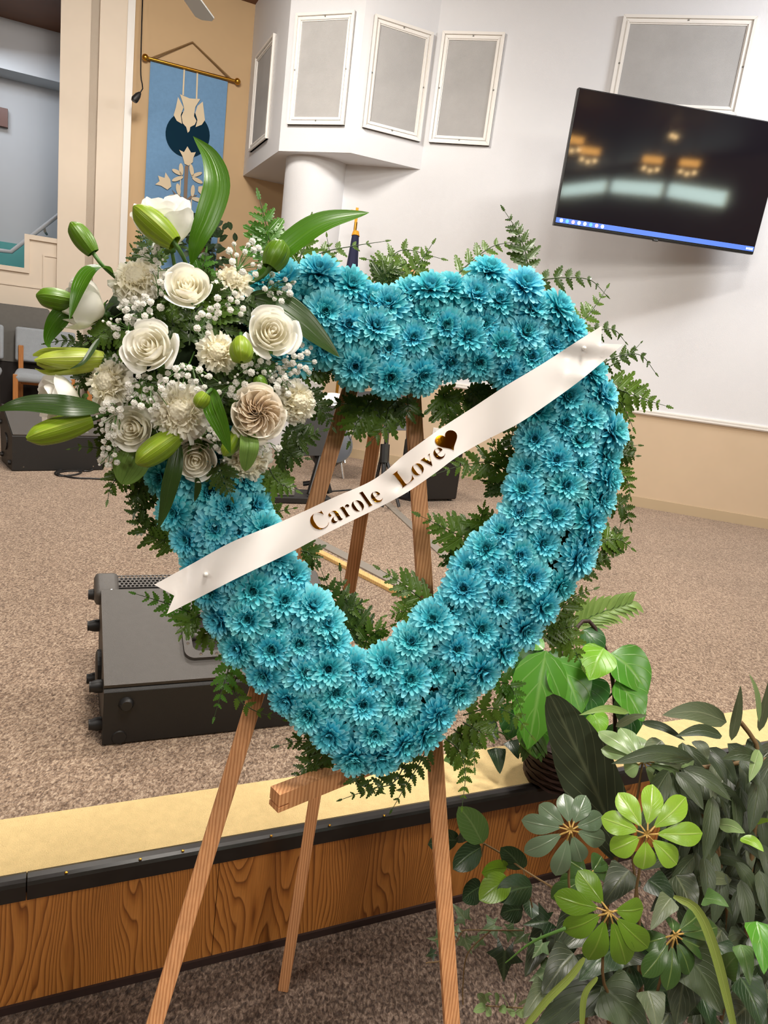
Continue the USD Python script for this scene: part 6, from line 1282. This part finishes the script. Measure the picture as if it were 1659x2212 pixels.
# english ivy by the right easel foot
DI = 1.45
iv = thing('ivy', 'trailing ivy with small pale veined leaves on the lower carpet by the easel leg', 'artificial plant', [at((1010, 2040), DI)[0], at((1010, 2040), DI)[1], 0])
def ivyleaf(t, c, r, ang, mt, d, seed):
    g = random.Random(seed); pts_ = []
    for k, (a, q) in enumerate(((180, .12), (150, .75), (118, .45), (80, .95), (45, .5), (0, 1.25), (-45, .5), (-80, .95), (-118, .45), (-150, .75))): pts_.append((q * math.cos(math.radians(a)) * g.uniform(.9, 1.1), q * math.sin(math.radians(a)) * g.uniform(.9, 1.1)))
    tv, tf = trimesh.creation.triangulate_polygon(Polygon(pts_).buffer(0), engine='earcut'); tm = trimesh.Trimesh(np.c_[tv, 0 * tv[:, 0]], tf).subdivide(); tv = tm.vertices
    C = at(c, d); n = unit(VIEW + CU * g.uniform(.1, .9) + CR * g.uniform(-.5, .5)); m = frame(C, n, CR * math.cos(ang) + CU * math.sin(ang), 0, r * d / F)
    w3 = xf(np.c_[tv[:, 0], tv[:, 1], -.22 * (tv[:, 0] ** 2 + tv[:, 1] ** 2) + .1 * np.abs(tv[:, 1])], m); M('leaf', (w3, tm.faces), mt, t, smooth=True, uv=np.c_[tv[:, 1] / 2 + .5, tv[:, 0] / 2 + .5])
for k, (x, y, r, a, mt) in enumerate([(1002, 1982, 26, 2.2, 'ivy_leaf'), (948, 2028, 20, 3.2, 'ivy_leaf'), (1005, 2032, 26, 5.2, 'ivy_leaf'), (985, 2012, 18, 2.5, 'ivy_leaf'), (1035, 2030, 20, 4.2, 'ivy_leaf'), (1065, 2000, 28, 3.6, 'ivy_leaf'), (1100, 2010, 24, 5.8, 'ivy_leaf'), (935, 2060, 16, 3.4, 'ficus_dark'), (1090, 2060, 46, 4.7, 'ficus_dark'), (1170, 2040, 30, 4.0, 'ivy_leaf'), (1190, 2095, 44, 3.6, 'ivy_leaf'), (1225, 2090, 36, 5.6, 'ivy_leaf'), (1130, 2020, 24, 3.9, 'ivy_leaf'), (1180, 1990, 40, 3.3, 'ficus_dark'), (1240, 2020, 40, 4.4, 'ficus_dark'), (960, 2075, 16, 5, 'ficus_dark')]):
    ivyleaf(iv, (x, y), r, a, mt, DI + (.02 * (k % 3)) - (.12 if x > 1150 else 0), k)
M('stem', join([tube([at(p, DI) for p in q], .0014, 5, 20) for q in ([(1130, 2010), (1060, 2010), (1000, 2010), (940, 2030)], [(1060, 2010), (1010, 2060), (1000, 2130), (1000, 2170)], [(1000, 2010), (960, 2070), (920, 2080)])]), 'twig', iv)
# small oval-leaf sprig
DS = 1.33
sg_ = thing('leaf_sprig', 'low sprig of small pale oval leaves on the lower carpet', 'artificial plant', onz((1060, 2190), 0.0))
leafset(sg_, 'leaf', [((1050, 2168), (1030, 2148), 18), ((1055, 2165), (1055, 2145), 18), ((1075, 2168), (1068, 2148), 18), ((1050, 2175), (1022, 2185), 18), ((1060, 2178), (1050, 2195), 18), ((1080, 2175), (1092, 2190), 18), ((1095, 2172), (1085, 2152), 20), ((1110, 2170), (1112, 2148), 18), ((1118, 2180), (1128, 2200), 18), ((1122, 2172), (1140, 2155), 18), ((1130, 2176), (1150, 2180), 18), ((1100, 2178), (1108, 2198), 18)], 'scheff_pale', unit(VIEW + CU), OVAL, DS, 1.0, .05)
M('stem', tube([at((1040, 2172), DS), at((1090, 2175), DS), at((1170, 2180), DS + .02)], .0014, 5, 12), 'twig', sg_)
# drooping dark willow-like plant at the right edge
DW = 1.38
wl = thing('willow_plant', 'dense plant of dusky lance shaped leaves filling the right edge', 'artificial plant', [at((1560, 2000), DW)[0], at((1560, 2000), DW)[1], 0])
g = random.Random(5); lst = []
hand = [((1445, 1665), (1390, 1770), 62), ((1452, 1668), (1428, 1800), 60), ((1460, 1668), (1520, 1750), 42), ((1475, 1660), (1580, 1730), 44), ((1470, 1690), (1500, 1830), 52), ((1480, 1655), (1400, 1640), 40, 'willow_grey'), ((1500, 1640), (1320, 1650), 44, 'willow_dark'), ((1570, 1560), (1430, 1545), 56, 'willow_grey'), ((1560, 1590), (1460, 1590), 36), ((1580, 1600), (1600, 1480), 30, 'willow_grey'), ((1640, 1560), (1618, 1455), 30, 'scheff_pale', -.05), ((1640, 1580), (1660, 1470), 30, 'willow_grey'), ((1430, 1600), (1390, 1650), 48, 'willow_grey'), ((1500, 1600), (1530, 1640), 40, 'willow_grey'), ((1360, 1540), (1250, 1545), 20, 'palm_blade'), ((1330, 1570), (1400, 1545), 22, 'willow_grey'), ((1385, 1560), (1480, 1600), 22, 'willow_dark'),
        ((1540, 1720), (1520, 1860), 50), ((1600, 1700), (1590, 1850), 50), ((1640, 1680), (1620, 1800), 50), ((1640, 1640), (1560, 1640), 40), ((1600, 1640), (1640, 1700), 44), ((1590, 1860), (1640, 1960), 40), ((1560, 1880), (1540, 2000), 46), ((1600, 1900), (1620, 2020), 40), ((1640, 1880), (1659, 1990), 44), ((1500, 1850), (1440, 1930), 46), ((1520, 1850), (1530, 1960), 46), ((1470, 1850), (1380, 1880), 40), ((1550, 1780), (1610, 1800), 36, 'scheff_pale'), ((1600, 1810), (1650, 1840), 40, 'scheff_bright'), ((1620, 1780), (1668, 1770), 34, 'scheff_bright'), ((1640, 1620), (1618, 1690), 34, 'scheff_pale')]
for L in hand: lst.append(L)
for k in range(120):
    x, y = g.uniform(1420, 1690), g.uniform(1590, 2140)
    if x < 1500 and y > 1740: x += 110
    a = g.gauss(1.45, .6); L = g.uniform(70, 130); lst.append(((x, y), (x + L * math.cos(a), y + L * math.sin(a)), g.uniform(26, 46), 'willow_dark' if g.random() < .8 else 'willow_grey', g.uniform(.02, .22)))
for k in range(110):
    x, y = g.uniform(1440, 1700), g.uniform(1600, 2200)
    if y < 1660: x += 60
    a = g.gauss(1.4, .7); L = g.uniform(90, 150); lst.append(((x, y), (x + L * math.cos(a), y + L * math.sin(a)), g.uniform(40, 62), ('willow_dark', 'banana_dark')[k % 2], g.uniform(.16, .34)))
leafset(wl, 'leaf', lst, 'willow_dark', unit(VIEW + CU * .5), LANCE, DW, .82, .10, .12, .10, .0, 10, 6)
M('branch', join([tube([at(p, DW + .1) for p in q], .005, 6, 24) for q in ([(1560, 2200), (1570, 1950), (1500, 1700), (1460, 1640)], [(1600, 2200), (1620, 1900), (1640, 1640), (1600, 1560)], [(1560, 1900), (1540, 1700), (1600, 1620)], [(1500, 1660), (1580, 1650), (1660, 1640)])]), 'twig', wl, smooth=True)
# broad leaves on the ground at the bottom right
DG = 1.2
gp_ = thing('broad_leaf_plant', 'low heap of broad dusky leaves at the bottom right corner', 'artificial plant', [at((1420, 2190), DG)[0], at((1420, 2190), DG)[1], 0])
lst = [((1340, 2120), (1150, 2230), 110, 'willow_dark', .05), ((1300, 2130), (1400, 2250), 120, 'willow_dark', .02), ((1480, 2060), (1560, 2190), 110, 'willow_dark', .0), ((1480, 2070), (1460, 2220), 120, 'banana_dark', .03), ((1400, 2140), (1420, 2230), 70, 'willow_grey', -.02), ((1240, 2060), (1170, 2150), 90, 'banana_dark', .06), ((1600, 2110), (1650, 2230), 90, 'ficus_dark', .02), ((1560, 2100), (1600, 2060), 60, 'ficus_green', -.02), ((1635, 1990), (1650, 2105), 70, 'pothos_green', -.08), ((1600, 2040), (1620, 2130), 46, 'ficus_green', -.05), ((1520, 1940), (1575, 1960), 50, 'ficus_green', .05), ((1400, 1900), (1460, 1960), 70, 'ficus_dark', .1), ((1450, 1940), (1405, 2010), 50, 'willow_grey', .02), ((1330, 2050), (1250, 2120), 80, 'ficus_dark', .06), ((1360, 2080), (1330, 2180), 90, 'ficus_dark', .08), ((1500, 2120), (1540, 2230), 80, 'ficus_dark', .06), ((1620, 2170), (1560, 2230), 90, 'banana_dark', .04), ((1360, 1880), (1300, 1960), 80, 'banana_dark', .16), ((1460, 1890), (1500, 1990), 90, 'banana_dark', .16), ((1260, 1960), (1200, 2040), 90, 'banana_dark', .14), ((1180, 2130), (1130, 2200), 60, 'willow_grey', .04), ((1560, 2010), (1500, 2100), 90, 'banana_dark', .14)]
g2 = random.Random(3)
for k in range(34):
    x, y = g2.uniform(1180, 1690), g2.uniform(1980, 2260); a = g2.uniform(0, 6.28); L = g2.uniform(80, 130); lst.append(((x, y), (x + L * math.cos(a), y + abs(L * math.sin(a))), g2.uniform(60, 95), ('banana_dark', 'ficus_dark', 'willow_dark')[k % 3], g2.uniform(.1, .25)))
leafset(gp_, 'leaf', lst, 'willow_dark', unit(VIEW + CU * .7), HEARTL, DG, 1.0, .10, .14, .10, .02, 12, 8)
bp_l = thing('blade_plant', 'long narrow yellow green blade leaves crossing the bottom right foliage', 'artificial plant', [at((1180, 2212), 1.12)[0], at((1180, 2212), 1.12)[1], 0])
for pts_, w in (([(1262, 2068), (1230, 2110), (1180, 2160), (1125, 2230)], 18), ([(1455, 1936), (1505, 1965), (1545, 2060), (1590, 2240)], 22), ([(1290, 2110), (1262, 2150), (1256, 2230)], 14)):
    leafpart('blade', leaf_along([at(p, 1.13 + .0001 * p[1] * 0) for p in pts_], w * 1.13 / F, VIEW, 20, 4, lambda q: (.35 + .65 * np.sin(math.pi * q ** .8) ** .5), .3), 'blade_leaf', bp_l)
# dark plant below the banner
DB = 7.2
dp = thing('dark_plant', 'dark leafy plant standing before the blue banner far behind the bouquet', 'potted plant', [at((440, 580), DB)[0], at((440, 580), DB)[1], ZS])
g3 = random.Random(9); lst = []
for k in range(110):
    x, y = g3.gauss(440, 28), g3.uniform(470, 610); x += (y - 540) * .12; a = g3.uniform(0, 6.28); lst.append(((x, y), (x + 26 * math.cos(a), y + 20 * math.sin(a)), 12, 'ficus_dark', g3.uniform(-.2, .2)))
leafset(dp, 'leaf', lst, 'ficus_dark', VIEW, OVAL, DB, 1.0, .1, .1, 0, 0, 4, 2)
M('stem', tube([at((440, 500), DB), at((436, 620), DB), [at((436, 620), DB)[0], at((436, 620), DB)[1], ZS + .3]], .02, 6), 'twig', dp)
M('pot', lathe([(0, 0), (.14, 0), (.18, .3), (.19, .3), (.19, .33), (.16, .33), (0, .3)], frame([at((436, 620), DB)[0], at((436, 620), DB)[1], ZS], Z), 24), 'basket', dp, smooth=40)
